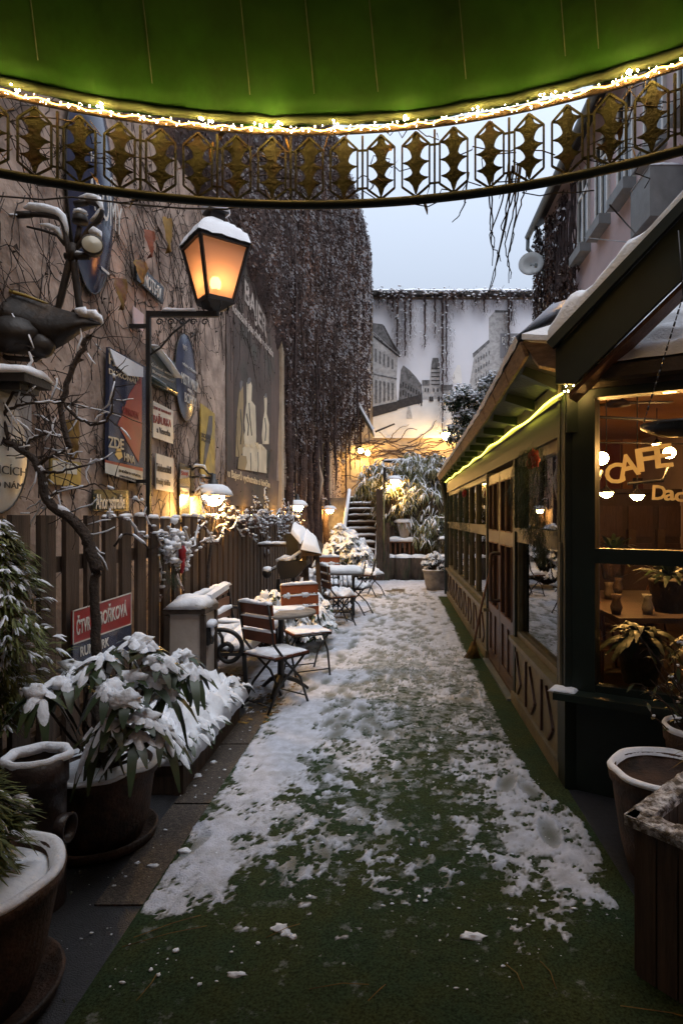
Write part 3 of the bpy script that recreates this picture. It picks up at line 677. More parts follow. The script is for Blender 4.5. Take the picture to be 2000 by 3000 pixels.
# creeper tangle on the fence top
tg, tgs, tgl = MB(), MB(), MB()
def tangle(y0, y1, n, zlo, zhi, seed, leafy=1.):
    r_ = random.Random(seed)
    for k in range(n):
        Y = r_.uniform(y0, y1); Z = r_.uniform(zlo, zhi); x = FX+r_.uniform(-.03, .12); a = r_.uniform(-.6, .6)+(PI if r_.random() < .5 else 0); pts = []
        for i in range(r_.randint(6, 12)):
            pts.append(V((x+.04*nz(i*.6, k+seed), Y, Z))); a += r_.uniform(-.5, .5); Y += .07*math.cos(a); Z += .05*math.sin(a)-.008
        tg.tube(pts, [.006*(1-.6*i/len(pts)) for i in range(len(pts))], 4)
        snowline(tgs, pts, .005, .011, .28, k+seed)
        for p in pts:
            for q in range(2):
                if r_.random() < .55*leafy:
                    d = V((r_.uniform(-.3, 1), r_.uniform(-1, 1), r_.uniform(-.6, .3)))
                    leaf(tgl, p, d, r_.uniform(.035, .07), .03, .4, rows=2)
                    if r_.random() < .5: tgs.blob(p+V((.02, 0, .012)), (r_.uniform(.012, .03), r_.uniform(.015, .035), r_.uniform(.008, .016)), k+q, n=6, k=4)
tangle(6.1, 11.8, 70, 1.42, 1.74, 1); tangle(4.6, 6.3, 22, 1.3, 1.62, 2, .7)
tg.tube([(FX+.1, 6.0, .75), (FX+.08, 6.1, 1.1), (FX+.05, 6.35, 1.45), (FX+.04, 6.5, 1.62)], [.018, .017, .015, .012], 6)
tag(tg.build('fence_creeper', 'bark'), 'bare creeper stems tangled along the fence top', 'creeper', kind='stuff')
tag(tgl.build('fence_creeper_leaves', 'vleaf'), 'dry creeper leaves along the fence top', 'creeper', kind='stuff')
tag(tgs.build('fence_creeper_snow', 'snowf'), 'snow clumps on the creeper along the fence top', 'snow', kind='stuff')
# ------------------------------------------------------------------ dome lamps on wall brackets (built pointing +X from the wall at origin of the globe)
def dome_lamp(label, group=None, arm=.25):
    t = thing('dome_lamp', label, 'lamp', (0, 0, 0), group)
    b = MB()
    b.box((-arm+.01, 0, .22), (.03, .09, .34))
    b.tube([(-arm, 0, .26), (-arm*.7, 0, .27), (-.02, 0, .25)], .012, 6)
    b.tube([(-arm, 0, .33), (-arm*.75, 0, .375), (-arm*.4, 0, .36), (-.05, 0, .3), (0, 0, .3)], .012, 6)
    b.tube([(-arm, 0, .12), (-arm*.75, 0, .09), (-arm*.45, 0, .12)], .012, 6)
    b.build('bracket', 'iron', t)
    s = MB(); s.lathe([(.0, .30), (.025, .30), (.03, .24), (.05, .235), (.055, .17), (.08, .15), (.15, .115), (.19, .075), (.195, .06), (.185, .06), (.14, .09), (.06, .12), (0, .125)], (0, 0, 0), 24, cap=False)
    sh_ = s.build('shade', 'iron', t)
    MB().lathe([(.05, .165), (.10, .185), (.15, .16), (.19, .115), (.205, .075), (.195, .062), (.15, .10), (.05, .15)], (0, 0, 0), 24, ns=.08, cap=False, seed=3).build('snow_cap', 'snow', sh_)
    MB().tube([(-arm*.95, 0, .345), (-arm*.75, 0, .395), (-arm*.4, 0, .385), (-.07, 0, .325)], [.006, .018, .018, .006], 6).build('snow_strip', 'snow', t)
    MB().lathe([(.115, .085), (.115, .06), (.105, .02), (.08, -.02), (.04, -.042), (0, -.047)], (0, 0, 0), 20).build('globe', 'bulb', t)
    return t
lamp = dome_lamp('dome lamp with a snowy shade beside the yellow poster, largest of the lit row', 'dome lamps along the left wall'); lamp.location = W(490, 1152, LX+.25)
l2 = dup(lamp, None, 'dome lamp at the far end of the picket fence, middle of the lit row', W(683, 1170, LX+.25))
l3 = dup(lamp, None, 'dome lamp left of the stairs, the farthest and smallest of the lit row', W(757, 1176, LX+.25))
# small spotlights tucked behind the fence top
for x, y, lab in ((577, 1186, 'small spotlight behind the fence shining up on the mural'), (428, 1186, 'small spotlight behind the fence beside the narrow upright sign'), (640, 1186, 'small spotlight behind the fence at the mural edge')):
    p = W(x, y, LX+.13); t = thing('spotlight', lab, 'spotlight', p); p = V(p)
    MB().lathe([(.0, -.07), (.03, -.06), (.035, 0), (.04, .005), (.03, .0)], p, 12, cap=False).tube([p+V((0, 0, -.05)), p+V((-.06, 0, -.07)), p+V((-.13, 0, -.07))], .01, 5).build('housing', 'iron', t)
    MB().blob(p+V((0, 0, .0)), (.028, .028, .02), 1, amp=0, n=10, k=6).build('lens', 'bulb', t)
# ------------------------------------------------------------------ street lantern
lt = thing('street_lantern', 'large glowing wall lantern with a snowy roof on a black iron bracket', 'street lantern', (LX+.14, 5.1, 0))
px_, lx_, Yl = LX+.16, -1.53, 5.1
fr = MB(); fr.box((px_, Yl, 2.45), (.035, .035, 1.75)); fr.box(((px_+lx_)/2, Yl, 3.30), (lx_-px_, .04, .045)); fr.box((px_-.08, Yl, 3.2), (.16, .03, .03)); fr.box((px_-.08, Yl, 1.9), (.16, .03, .03))
for k in range(5):
    cx_ = px_+.09+k*.095; pts = [(cx_+(.03-.002*i)*math.cos(i*.7), Yl, 3.235+(.03-.002*i)*math.sin(i*.7)) for i in range(11)]
    fr.tube(pts, .006, 4)
fr.tube([(px_, Yl, 2.95), (px_+.1, Yl, 3.02), (px_+.2, Yl, 3.14), (px_+.35, Yl, 3.26)], .009, 5)
fr.tube([(lx_, Yl, 3.28), (lx_, Yl, 3.36)], .03, 8)
fr.build('bracket', 'iron', lt)
MB().pillow(((px_+lx_)/2-.02, Yl, 3.322), .26, .04, .03, seed=2).build('snow_strip', 'snow', lt)
yaw = R(38); Rl = Matrix.Rotation(yaw, 3, 'Z')
zt, zb, ht, hb = 3.86, 3.40, .205, .110
cb = lambda sx, sy, z, h: V((lx_, Yl, z))+Rl @ V((sx*h, sy*h, 0))
ca = MB()
for sx, sy in ((1, 1), (1, -1), (-1, 1), (-1, -1)): ca.bar(cb(sx, sy, zb, hb), cb(sx, sy, zt, ht), .026, .026)
for z, h in ((zt, ht), (zb, hb)):
    q = [cb(1, 1, z, h), cb(1, -1, z, h), cb(-1, -1, z, h), cb(-1, 1, z, h)]
    for i in range(4): ca.bar(q[i], q[(i+1) % 4], .028, .035)
ca.lathe([(.04, -.06), (.10, -.03), (.165, .0), (.165, .012), (0, .012)], (lx_, Yl, zb-.02), 4, smooth=False, axis=Euler((0, 0, yaw+PI/4)))
for k in range(8):
    a = yaw+k*PI/4; ca.tube([(lx_+.12*math.cos(a), Yl+.12*math.sin(a), zb-.02), (lx_+.10*math.cos(a), Yl+.10*math.sin(a), zb-.075)], .006, 4)
cage = ca.build('cage', 'iron', lt)
for i, (a, b) in enumerate((((1, 1), (1, -1)), ((1, -1), (-1, -1)), ((-1, -1), (-1, 1)), ((-1, 1), (1, 1)))):
    k = .97
    MB().add([cb(*a, zb, hb*k), cb(*b, zb, hb*k), cb(*b, zt, ht*k), cb(*a, zt, ht*k)], [(0, 1, 2, 3)]).build('pane', 'frost', lt)
MB().lathe([(0, .0), (.03, .005), (.045, .04), (.045, .075), (.028, .105), (0, .115)], (lx_, Yl, zb+.10), 14).build('bulb', 'lbulb', lt)
MB().lathe([(.02, -.14), (.02, 0), (.03, .0), (.03, .01)], (lx_, Yl, zb+.10), 8).build('bulb_holder', 'iron', lt)
rfm = MB(); rfm.lathe([(.318, 0), (.31, .02), (.10, .19), (.085, .2), (.085, .27), (.12, .275), (.12, .285), (.04, .31), (0, .33)], (lx_, Yl, zt), 4, smooth=False, axis=Euler((0, 0, yaw+PI/4)))
roof = rfm.build('roof', 'iron', lt)
sm = MB(); vs = []
nu = 13
for i in range(nu):
    for j in range(nu):
        u, v = 2*i/(nu-1)-1, 2*j/(nu-1)-1
        mxx = max(abs(u), abs(v)); hh = .205*(1-mxx)**.85*.95+.03+.038*(1-mxx**6)
        if mxx > .99: hh = .012
        q = Rl @ V((u*.235, v*.235, hh+.012*nz(u*3, v*3, 4)))
        vs.append(q+V((lx_, Yl, zt)))
sm.add(vs, [(i*nu+j, (i+1)*nu+j, (i+1)*nu+j+1, i*nu+j+1) for i in range(nu-1) for j in range(nu-1)], 0, True)
sm.lathe([(.11, .29), (.118, .31), (.10, .345), (.05, .365), (0, .37)], (lx_, Yl, zt), 14, ns=.1)
sm.build('snow_cap', 'snow', roof)
# ------------------------------------------------------------------ bronze sculpture at the left edge
su = thing('metal_sculpture', 'dark metal sculpture of old bicycle handlebars, fork and headlamp above a pointed boat-like hull', 'sculpture', P(120, 700, 3.6))
Ys = 3.6
def S_(x, y, dy=0): return P(x, y, Ys+dy)
hb_ = MB(); vs = []; n = 18
top = [(-70, 650), (-30, 655), (10, 668), (60, 682), (110, 700), (150, 712), (190, 722), (232, 742)]
bot = [(-70, 720), (-30, 745), (10, 770), (60, 800), (110, 812), (150, 790), (190, 762), (232, 746)]
for i in range(8):
    for j in range(9):
        t = j/8; x = top[i][0]+(bot[i][0]-top[i][0])*t; y = top[i][1]+(bot[i][1]-top[i][1])*t
        vs.append(S_(x, y, -.20*math.sin(PI*(.08+.84*t))*(1-.6*i/7)))
for i in range(8):
    for j in range(9):
        t = j/8; x = top[i][0]+(bot[i][0]-top[i][0])*t; y = top[i][1]+(bot[i][1]-top[i][1])*t
        vs.append(S_(x, y, .20*math.sin(PI*(.08+.84*t))*(1-.6*i/7)))
f_ = [(i*9+j, (i+1)*9+j, (i+1)*9+j+1, i*9+j+1) for i in range(7) for j in range(8)]
f_ += [(72+a, 72+d, 72+c, 72+b) for a, b, c, d in f_]
hb_.add(vs, f_, 0, True)
hb_.build('hull', 'bronze', su)
MB().tube([S_(x, y-3, -.07) for x, y in top[:5]], [.012, .014, .012, .01, .006], 6).build('brass_edge', 'yellow', su)
nb = MB(); nb.blob(S_(28, 770, -.12), (.16, .14, .105), 3, amp=.1, n=18, k=12); nb.blob(S_(95, 795, -.10), (.072, .07, .068), 5, amp=.1, n=14, k=10); nb.tube([S_(-40, 800, -.1), S_(20, 822, -.12), S_(80, 826, -.1), S_(122, 800, -.08), S_(118, 780, -.05)], .016, 6)
nb.build('horn_shell', 'bronze', su)
hbm = MB()
hbm.tube(branch(MB(), [S_(158, 580), S_(154, 560), S_(149, 530), S_(139, 504), S_(112, 495), S_(80, 492), S_(58, 492)], .02, .02, 4, sub=4), .015, 9)
hbm.tube([S_(72, 492), S_(36, 493)], .021, 9)
hbm.tube(branch(MB(), [S_(160, 580), S_(180, 565), S_(205, 525), S_(226, 506), S_(233, 487), S_(226, 472), S_(208, 464), S_(192, 466)], .02, .02, 4, sub=4), .015, 9)
hbm.tube([S_(200, 464), S_(172, 469)], .020, 9)
hbm.tube([S_(150, 562), S_(132, 540), S_(100, 529), S_(62, 520)], [.012, .010, .008, .006], 7); hbm.tube([S_(150, 588), S_(205, 588)], .022, 8)
hbm.build('handlebar', 'bronze', su)
fk = MB(); fk.tube([S_(168, 560), S_(166, 600)], .028, 10)
fk.tube(branch(MB(), [S_(160, 598), S_(150, 640), S_(138, 690), S_(126, 738)], .02, .02, 4, sub=4), [.021]*9+[.018, .017, .016, .015], 9)
fk.tube(branch(MB(), [S_(170, 598), S_(174, 640), S_(182, 700), S_(186, 735)], .02, .02, 4, sub=4), [.021]*9+[.018, .017, .016, .015], 9); fk.tube([S_(150, 735), S_(178, 712), S_(186, 700)], .016, 7)
fk.build('fork', 'bronze', su)
be_ = MB(); be_.tube([S_(176, 560), S_(183, 520)], .016, 8); be_.lathe([(.044, -.022), (.046, -.01), (.04, .018), (.02, .036), (0, .04)], S_(184, 503), 18); be_.build('bell', 'bronze', su)
hax = Euler((R(82), 0, R(25))); hc = S_(212, 566, -.02)
hl_ = MB(); hl_.lathe([(.0, -.075), (.03, -.07), (.052, -.03), (.06, .01), (.062, .03), (.054, .03)], hc, 20, axis=hax, cap=False); hl_.tube([S_(196, 585), S_(208, 572)], .012, 7); hlo = hl_.build('headlamp', 'bronze', su)
MB().lathe([(.054, .028), (.03, .038), (0, .042)], hc, 18, axis=hax, cap=False).build('lens', 'lens', hlo)
ss = MB()
def sstrip(pts, r): ss.tube([V(p)+V((0, 0, .022)) for p in pts], r, 8)
sstrip([S_(154, 555), S_(152, 530), S_(144, 506), S_(130, 494), S_(100, 486), S_(70, 482), S_(55, 486)], [.008, .015, .022, .026, .028, .024, .006])
sstrip([S_(208, 515), S_(222, 505), S_(233, 488), S_(226, 466), S_(206, 459), S_(180, 463)], [.008, .016, .016, .022, .024, .008])
sstrip([S_(205, 542), S_(215, 538), S_(226, 546), S_(231, 556)], [.012, .026, .026, .008]); ss.blob(S_(184, 488), (.04, .04, .022), 8, n=12, k=8); ss.tube([S_(150, 583), S_(175, 580), S_(200, 583)], [.006, .016, .006], 7)
sstrip([S_(145, 560), S_(132, 535), S_(110, 526), S_(90, 523)], [.006, .018, .016, .004])
for (x0, y0, x1, y1, r) in ((175, 712, 205, 728, .035), (200, 715, 230, 735, .03), (218, 718, 236, 745, .02), (20, 733, 66, 746, .03), (60, 742, 100, 768, .02), (-30, 735, 20, 745, .02)):
    ss.tube([S_(x0, y0, -.05), S_((x0+x1)/2, (y0+y1)/2-4, -.06), S_(x1, y1, -.05)], [r*.4, r, r*.4], 8)
ss.build('snow_cap', 'snow', su)
arm_ = MB(); arm_.tube([S_(110, 745, .1), V((LX, Ys+.1, 2.75))], .03, 8); arm_.build('wall_arm', 'iron', su)
# small wall lamp-box with snow at left edge
sb = thing('wall_box', 'small dark wall box with a snow cap above the pale plate at the picture edge', 'box', W(45, 870, LX+.1))
c = W(48, 876, LX+.12); bx_ = MB().box(c, (.2, .26, .05)); bx_.box(c+V((-.02, 0, -.04)), (.14, .18, .05)); bx_.build('body', 'iron', sb)
MB().pillow(c+V((0, 0, .025)), .2, .26, .055, seed=4).build('snow_cap', 'snow', sb)
# ------------------------------------------------------------------ bare tree with snowy limbs in front of the wall
tr = thing('bare_tree', 'crooked bare tree with snow along its limbs in front of the fence', 'tree', (-1.72, 3.45, 0))
tb, ts_ = MB(), MB()
def T(x, y, Y=3.4): return P(x, y, Y)
trunk = branch(tb, [(-1.68, 3.4, .0), T(222, 1500), T(219, 1400), T(216, 1335), T(225, 1310)], .03, .022, 7, .012, seed=1)
main = branch(tb, [T(225, 1312), T(208, 1262), T(196, 1228), T(165, 1192), T(128, 1168), T(104, 1140), T(97, 1100), T(80, 1058), T(52, 1035), T(10, 1012), T(-50, 985)], .036, .014, 7, .008, seed=2)
b1 = branch(tb, [T(88, 1070), T(110, 1052), T(140, 1040), T(158, 1030)], .014, .004, 5, .006, seed=3)
b2 = branch(tb, [T(92, 1082), T(125, 1085), T(160, 1078), T(200, 1068), T(235, 1055)], .010, .003, 5, .01, seed=4)
b3 = branch(tb, [T(60, 1040), T(70, 1010), T(95, 1000), T(118, 995), T(140, 1005)], .012, .003, 5, .008, seed=5)
b4 = branch(tb, [T(-40, 960), T(10, 945), T(50, 930), T(90, 925), T(140, 925), T(180, 930)], .012, .003, 5, .01, seed=6)
b5 = branch(tb, [T(104, 1150), T(130, 1130), T(160, 1120), T(190, 1118), T(225, 1112), T(262, 1125)], .009, .003, 5, .012, seed=7)
b6 = branch(tb, [T(20, 1010), T(10, 960), T(30, 900), T(60, 860), T(75, 800)], .012, .004, 5, .02, seed=8)
b7 = branch(tb, [T(160, 1030, 3.5), T(140, 950, 3.5), T(160, 860, 3.5), T(190, 800, 3.5), T(200, 770, 3.5)], .018, .014, 5, .02, seed=9)
b8 = branch(tb, [T(150, 930), T(180, 960), T(215, 975), T(250, 960), T(258, 920), T(262, 860)], .010, .006, 5, .02, seed=10)
b9 = branch(tb, [T(262, 1255), T(290, 1225), T(320, 1240), T(345, 1262)], .007, .004, 5, .01, seed=11)
for k, b in enumerate((trunk[8:], main, b1, b2, b3, b4, b5, b6, b8, b9)):
    snowline(ts_, b, .004 if k > 1 else .020, .009 if k > 1 else .016, .45, k)
rt = random.Random(21)
for b in (main, b1, b2, b3, b4, b5, b6, b7, b8):
    for p in b[::2]:
        for q in range(1 if rt.random() < .8 else 2):
            a = rt.uniform(0, 2*PI); L = rt.uniform(.08, .28); pts = [p]
            for i in range(4):
                a += rt.uniform(-.5, .5); pts.append(pts[-1]+V((math.cos(a)*L/4, rt.uniform(-.02, .02), math.sin(a)*L/4)))
            tb.tube(pts, [.004, .003, .003, .002, .0015], 4)
            if rt.random() < .4: snowline(ts_, pts, .002, .0055, .3, rt.random()*50)
            pass
tb.build('trunk', 'bark', tr); ts_.build('snow', 'snowf', tr)
# red and blue street name plate on the fence
th = thing('street_sign', 'red street name plate with white BOŘKOVÁ lettering over a blue strip on the fence', 'sign', (FX+.05, 4, .9))
XR_ = FX+.05; ps = [W(163, 1404, XR_), W(163, 1480, XR_), W(297, 1433, XR_), W(297, 1362, XR_)]
MB().prism(ps, (.012, 0, 0)).build('red_plate', 'redsign', th)
bl = MB(); bl.prism([W(163, 1481, XR_), W(163, 1560, XR_), W(297, 1490, XR_), W(297, 1434, XR_)], (.012, 0, 0)); bl.build('blue_plate', 'blue', th)
ed = MB()
for a, b in ((0, 1), (1, 2), (2, 3), (3, 0)): ed.bar(ps[a]+V((.013, 0, 0)), ps[b]+V((.013, 0, 0)), .008, .004, up=(1, 0, 0))
ed.build('white_edge', 'white', th)
wtext('ČTVRŤ', 175, 1438, 214, 1422, 44, 'white', th, XR_+.013); wtext('BOŘKOVÁ', 228, 1416, 291, 1394, 42, 'white', th, XR_+.013, 'name_lettering'); wtext('RUMBURK', 184, 1498, 250, 1474, 22, 'white', th, XR_+.013, 'lower_lettering')
# wreath on the fence
wr = thing('wreath', 'fir wreath heaped with snow and a red bow hanging on the picket fence', 'wreath', P(385, 1285, 5.0)); wc = wr.location
wm, wsn = MB(), MB(); rw = random.Random(4)
for k in range(900):
    a = rw.uniform(0, 2*PI); r_ = .165+rw.gauss(0, .03); c = V((wc.x+.04+rw.uniform(-.04, .06), wc.y+r_*math.sin(a), wc.z+r_*1.05*math.cos(a)))
    d = V((rw.uniform(-.2, 1), math.sin(a)+rw.uniform(-1, 1), math.cos(a)+rw.uniform(-1, 1)))
    leaf(wm, c, d, rw.uniform(.03, .06), .008, .2, rows=1)
for k in range(120):
    a = rw.uniform(-2.0, 2.3); r_ = .165+rw.gauss(0, .036); c = V((wc.x+.06+rw.uniform(-.02, .06), wc.y+r_*math.sin(a), wc.z+r_*1.05*math.cos(a)+.03)); s_ = .010+.026*rw.random()**1.6
    wsn.blob(c, (s_, s_*rw.uniform(.8, 1.8), s_*.7), k, amp=.9, n=8, k=6)
wm.build('greenery', 'fir', wr); wsn.build('snow', 'snowf', wr)
MB().blob(wc+V((.09, .09, .05)), (.03, .05, .06), 3, amp=.5, n=10, k=7).tube([wc+V((.1, .09, .03)), wc+V((.1, .07, -.06)), wc+V((.09, .06, -.12))], [.01, .018, .014], 6).build('bow', 'red', wr)
# ------------------------------------------------------------------ pots at the left
def pot(name, label, c, r, h, mat, saucer=True, snowy=1., cat='flower pot', seed=0, taper=.66):
    t = thing(name, label, cat, c)
    pr = [(r*taper, .0), (r*(taper+.16), h*.3), (r*.93, h*.7), (r*.97, h*.86), (r*1.03, h*.88), (r*1.05, h*.97), (r*1.0, h), (r*.90, h*.985), (r*.86, h*.86), (0, h*.84)]
    MB().lathe(pr, c, 40, ns=.012, seed=seed).build('body', mat, t)
    if saucer: MB().lathe([(r*.5, .004), (r*.98, .012), (r*1.03, .055), (r*.99, .06), (r*.93, .02), (0, .02)], c, 36).build('saucer', mat, t)
    if snowy:
        s = MB()
        s.lathe([(r*1.04, h*.975), (r*1.055, h*.995), (r*1.02, h*1.02), (r*.95, h*1.022), (r*.88, h*.955)], c, 64, ns=.075, cap=False, seed=seed+1)
        if snowy > .5: s.lathe([(r*.9, h*.9), (r*.75, h*.95), (r*.4, h*.99), (0, h*.97)], c, 26, ns=.08, cap=False, seed=seed+2)
        s.build('snow', 'snow', t)
    return t
pot('flower_pot', 'large round terracotta pot with snow on its rim at the lower left edge', (-1.42, 1.98, 0), .29, .43, 'pot', seed=1)
pot('flower_pot', 'big brown pot holding the snowy rhododendron beside the clay pipe', (-1.47, 3.02, 0), .255, .385, 'pot', seed=3, taper=.7)
cpip = thing('clay_pipe', 'upright glazed clay drain pipe with a ring of snow on top', 'pipe', (-1.49, 2.51, 0))
MB().lathe([(.108, 0), (.11, .40), (.112, .50), (.120, .505), (.120, .61), (.106, .61), (.104, .50), (.10, .45)], (-1.49, 2.51, 0), 32, cap=False).build('body', 'pipe', cpip)
MB().lathe([(.122, .600), (.128, .614), (.120, .632), (.105, .63), (.090, .61), (.10, .59)], (-1.49, 2.51, 0), 60, ns=.17, cap=False, seed=5).build('snow', 'snow', cpip)
MB().lathe([(.055, 0), (.06, .045), (.05, .045), (.045, .0)], (-1.385, 2.49, .33), 16, axis=Euler((0, PI/2, 0)), cap=False).build('side_branch', 'pipe', cpip)
# conifers
def thuja(label, c, rx, ry, h, n, seed, snow=.45, z0=.1):
    t = thing('thuja', label, 'shrub', (c[0], c[1], 0)); mg, ms_ = MB(), MB(); r_ = random.Random(seed)
    MB().tube([(c[0], c[1], z0*.3), (c[0], c[1], z0+h*.8)], [.025, .006], 6).build('trunk', 'bark', t)
    for k in range(n):
        u = r_.random()**.8; z = z0+h*u; a = r_.uniform(0, 2*PI); q = (math.sin(PI*min(1, u*.85+.18))**.7)*(.72+.95*fbm(u*5, math.cos(a)*1.6+seed, math.sin(a)*1.6, 2))
        rr = q*(r_.random()**.45); p = V((c[0]+rx*rr*math.cos(a), c[1]+ry*rr*math.sin(a), z))
        d0 = V((math.cos(a), math.sin(a), r_.uniform(-.5, .5)))
        for b in range(4):
            d = d0+V((r_.uniform(-.6, .6), r_.uniform(-.6, .6), r_.uniform(-.5, .4))); L = r_.uniform(.04, .09)
            leaf(mg, p, d, L, .010, .35, rows=2)
        if rr > .5*q and nz(p.x*9, p.y*9, p.z*9) > -.25 and r_.random() < snow:
            for b in range(3):
                d = d0+V((r_.uniform(-.6, .6), r_.uniform(-.6, .6), r_.uniform(-.2, .1)))
                snowleaf(ms_, p+V((0, 0, .006)), d, r_.uniform(.035, .075), r_.uniform(.010, .018), .4, .008, rows=3, seed=k)
    mg.build('foliage', 'thuja', t); ms_.build('snow', 'snowf', t)
thuja('green thuja with snow on its sprays in front of the fence at the left edge', (-1.92, 2.92), .29, .25, .96, 1500, 3, .42, z0=.62)
thuja('dark small conifer growing in the terracotta pot at the lower left edge', (-1.42, 1.98), .22, .22, .36, 900, 5, .12, z0=.42)
# rhododendron in the brown pot
def shrub(name, label, heads, base, L, w, mats, snow, h, droop, seed, stems=True, cat='shrub', nl=(7, 10), rows=4, extra=0):
    t = thing(name, label, cat, base); ml, ms_, mt_ = MB(), MB(), MB(); global rnd; old = rnd; rnd = random.Random(seed)
    b = V(base)
    for k, hd in enumerate(heads):
        hd = V(hd); ax = (hd-b); ax.z = abs(ax.z)*.4; ax.normalize()
        cluster(ml, ms_, hd, ax*.4, rnd.randint(*nl), L*U(.75, 1.2), w*U(.85, 1.1), snow, h*U(.7, 1.5), droop*U(.5, 1.5), rows)
        if rnd.random() < snow: ms_.blob(hd+V((L*U(-.15, .15), L*U(-.15, .15), h*.5)), (L*U(.25, .5), L*U(.22, .4), h*U(1.0, 1.7)), k+seed, amp=.7, n=11, k=7, fr=2.6)
        if stems:
            mid = (b+hd)/2+V((U(-.05, .05), U(-.05, .05), -.03)); branch(mt_, [b+V((U(-.05, .05), U(-.05, .05), 0)), mid, hd], .010, .005, 5, .01, 3, k)
    ml.build('leaves', mats[0], t); ms_.build('snow', 'snow', t)
    if stems: mt_.build('stems', 'bark', t)
    rnd = old; return t
RH = [(92, 1600, 2.75), (150, 1575, 2.85), (205, 1545, 2.9), (175, 1540, 3.1), (240, 1520, 2.95), (265, 1500, 3.1), (312, 1478, 3.05), (340, 1500, 2.95), (365, 1520, 2.95), (395, 1530, 3.05), (420, 1510, 3.15), (440, 1545, 3.1),
      (250, 1590, 2.75), (290, 1610, 2.72), (330, 1660, 2.72), (370, 1680, 2.8), (255, 1660, 2.7), (230, 1690, 2.75), (300, 1560, 2.9), (345, 1570, 2.95), (310, 1700, 2.7), (385, 1600, 3.0)]
shrub('rhododendron', 'rhododendron with drooping snow-laden leaves in the big brown pot', [P(x, y, Y) for x, y, Y in RH], (-1.47, 3.02, .36), .150, .041, ('rleaf',), .78, .026, 1.0, 17, nl=(8, 11))
# planter box with laurel
pb = thing('planter_box', 'long dark wooden planter box with laurel under thick snow beside the path', 'planter', (-1.5, 4.15, 0))
bxm = MB()
for z in (.055, .165): bxm.box((-1.262, 4.15, z), (.03, 1.28, .106)); bxm.box((-1.50, 3.52, z), (.505, .03, .106)); bxm.box((-1.74, 4.15, z), (.03, 1.28, .106))
bxm.box((-1.26, 3.52, .112), (.05, .05, .224)); bxm.build('box', 'fence', pb)
MB().box((-1.5, 4.15, .1), (.45, 1.22, .19)).build('soil', 'asphalt', pb)
hp = MB(); hl = MB(); rp = random.Random(9)
hp.pillow((-1.50, 4.18, .18), .52, 1.30, .17, seed=12, amp=.95, fr=9, over=.05, res=.018)
old = rnd; rnd = rp
for k in range(260):
    X, Y = rp.uniform(-1.78, -1.2), rp.uniform(3.5, 4.85); z = .27+.1*rp.random()
    e = max(abs(X+1.5)/.27, abs(Y-4.18)/.66); z -= .11*max(0, e-.55)
    a = rp.uniform(0, 2*PI) if e < .8 else math.atan2((Y-4.18)/1.3, X+1.5)+rp.uniform(-.7, .7)
    d = V((math.cos(a), math.sin(a), rp.uniform(-.2, .5))); L = rp.uniform(.07, .12)
    leaf(hl, (X, Y, z), d, L, .035, .6, rows=4)
    if rp.random() < .7: snowleaf(hp, (X, Y, z+.006), d, L*.85, .042, .6, .022, seed=k)
rnd = old
hl.build('laurel_leaves', 'lleaf', pb); hp.build('snow', 'snow', pb)
# cream cabinet pillar
cb_ = thing('garden_pillar', 'cream square pillar with a thick snow cap and an iron ring knocker, behind the planter', 'pillar', (-1.735, 5.12, 0))
mc = MB(); mc.box((-1.735, 5.12, .42), (.29, .32, .84)); mc.build('body', 'cab', cb_)
tm = MB()
for sx in (-1, 1):
    for sy in (-1, 1): tm.box((-1.735+sx*.145, 5.12+sy*.16, .40), (.04, .04, .80))
tm.box((-1.735, 5.12, .835), (.34, .37, .045)); tm.box((-1.735, 5.12, .06), (.335, .365, .12)); tm.build('trim', 'rust', cb_)
sc_ = MB().pillow((-1.735, 5.12, .856), .32, .36, .075, seed=8, amp=.5, fr=7); sc_.bar((-1.62, 5.2, .915), (-1.57, 5.55, .975), .06, .05); sc_.build('snow_cap', 'snow', cb_)
kn = MB(); kn.box((-1.568, 5.06, .63), (.02, .12, .17)); kn.tube([(-1.545, 5.06+.03*math.cos(t*.7), .58+.03*math.sin(t*.7)) for t in range(10)], .006, 5); kn.blob((-1.555, 5.06, .64), (.025, .045, .05), 2); kn.build('knocker', 'iron', cb_)
MB().pillow((-1.548, 5.06, .70), .05, .11, .05, seed=4).blob((-1.54, 5.05, .655), (.014, .03, .05), 4).build('snow_tuft', 'snowf', cb_)
# ------------------------------------------------------------------ bench
be = thing('garden_bench', 'iron scroll-arm garden bench buried in snow along the fence', 'bench', (-1.55, 6.0, 0))
bw = MB()
for x in (-1.76, -1.655, -1.55, -1.445, -1.34): bw.box((x, 6.02, .42), (.075, 1.35, .028))
for z in (.58, .70, .82): bw.box((-1.83-.12*(z-.5), 6.02, z), (.028, 1.35, .08))
bw.build('slats', 'wood', be)
def scroll(y, nm):
    mbs = MB(); pts = []
    for i in range(22):
        t = i/21; a = -PI*.5+t*2.9*PI; r_ = .115*(1-.72*t); pts.append((-1.37+r_*math.cos(a)*1.0, y, .50+r_*math.sin(a)))
    arm = [(x_-.10, y, z_-.035) for x_, z_ in ((-1.82, .66), (-1.7, .655), (-1.55, .65), (-1.42, .655), (-1.32, .62), (-1.262, .54), (-1.275, .45), (-1.33, .39), (-1.40, .38), (-1.455, .43), (-1.45, .50), (-1.39, .535), (-1.345, .50), (-1.365, .465))]
    mbs.tube(branch(MB(), arm, .01, .01, 4, sub=3), .020, 8)
    mbs.tube([(-1.53, y, .50), (-1.53, y, .55), (-1.56, y, .60)], .015, 6)
    mbs.bar((-1.32, y, 0), (-1.34, y, .42), .03, .035); mbs.bar((-1.90, y, 0), (-1.79, y, .42), .03, .035); mbs.bar((-1.79, y, .42), (-1.87, y, .86), .03, .03); mbs.bar((-1.80, y, .41), (-1.33, y, .41), .03, .03)
    return mbs.build(nm, 'iron', be)
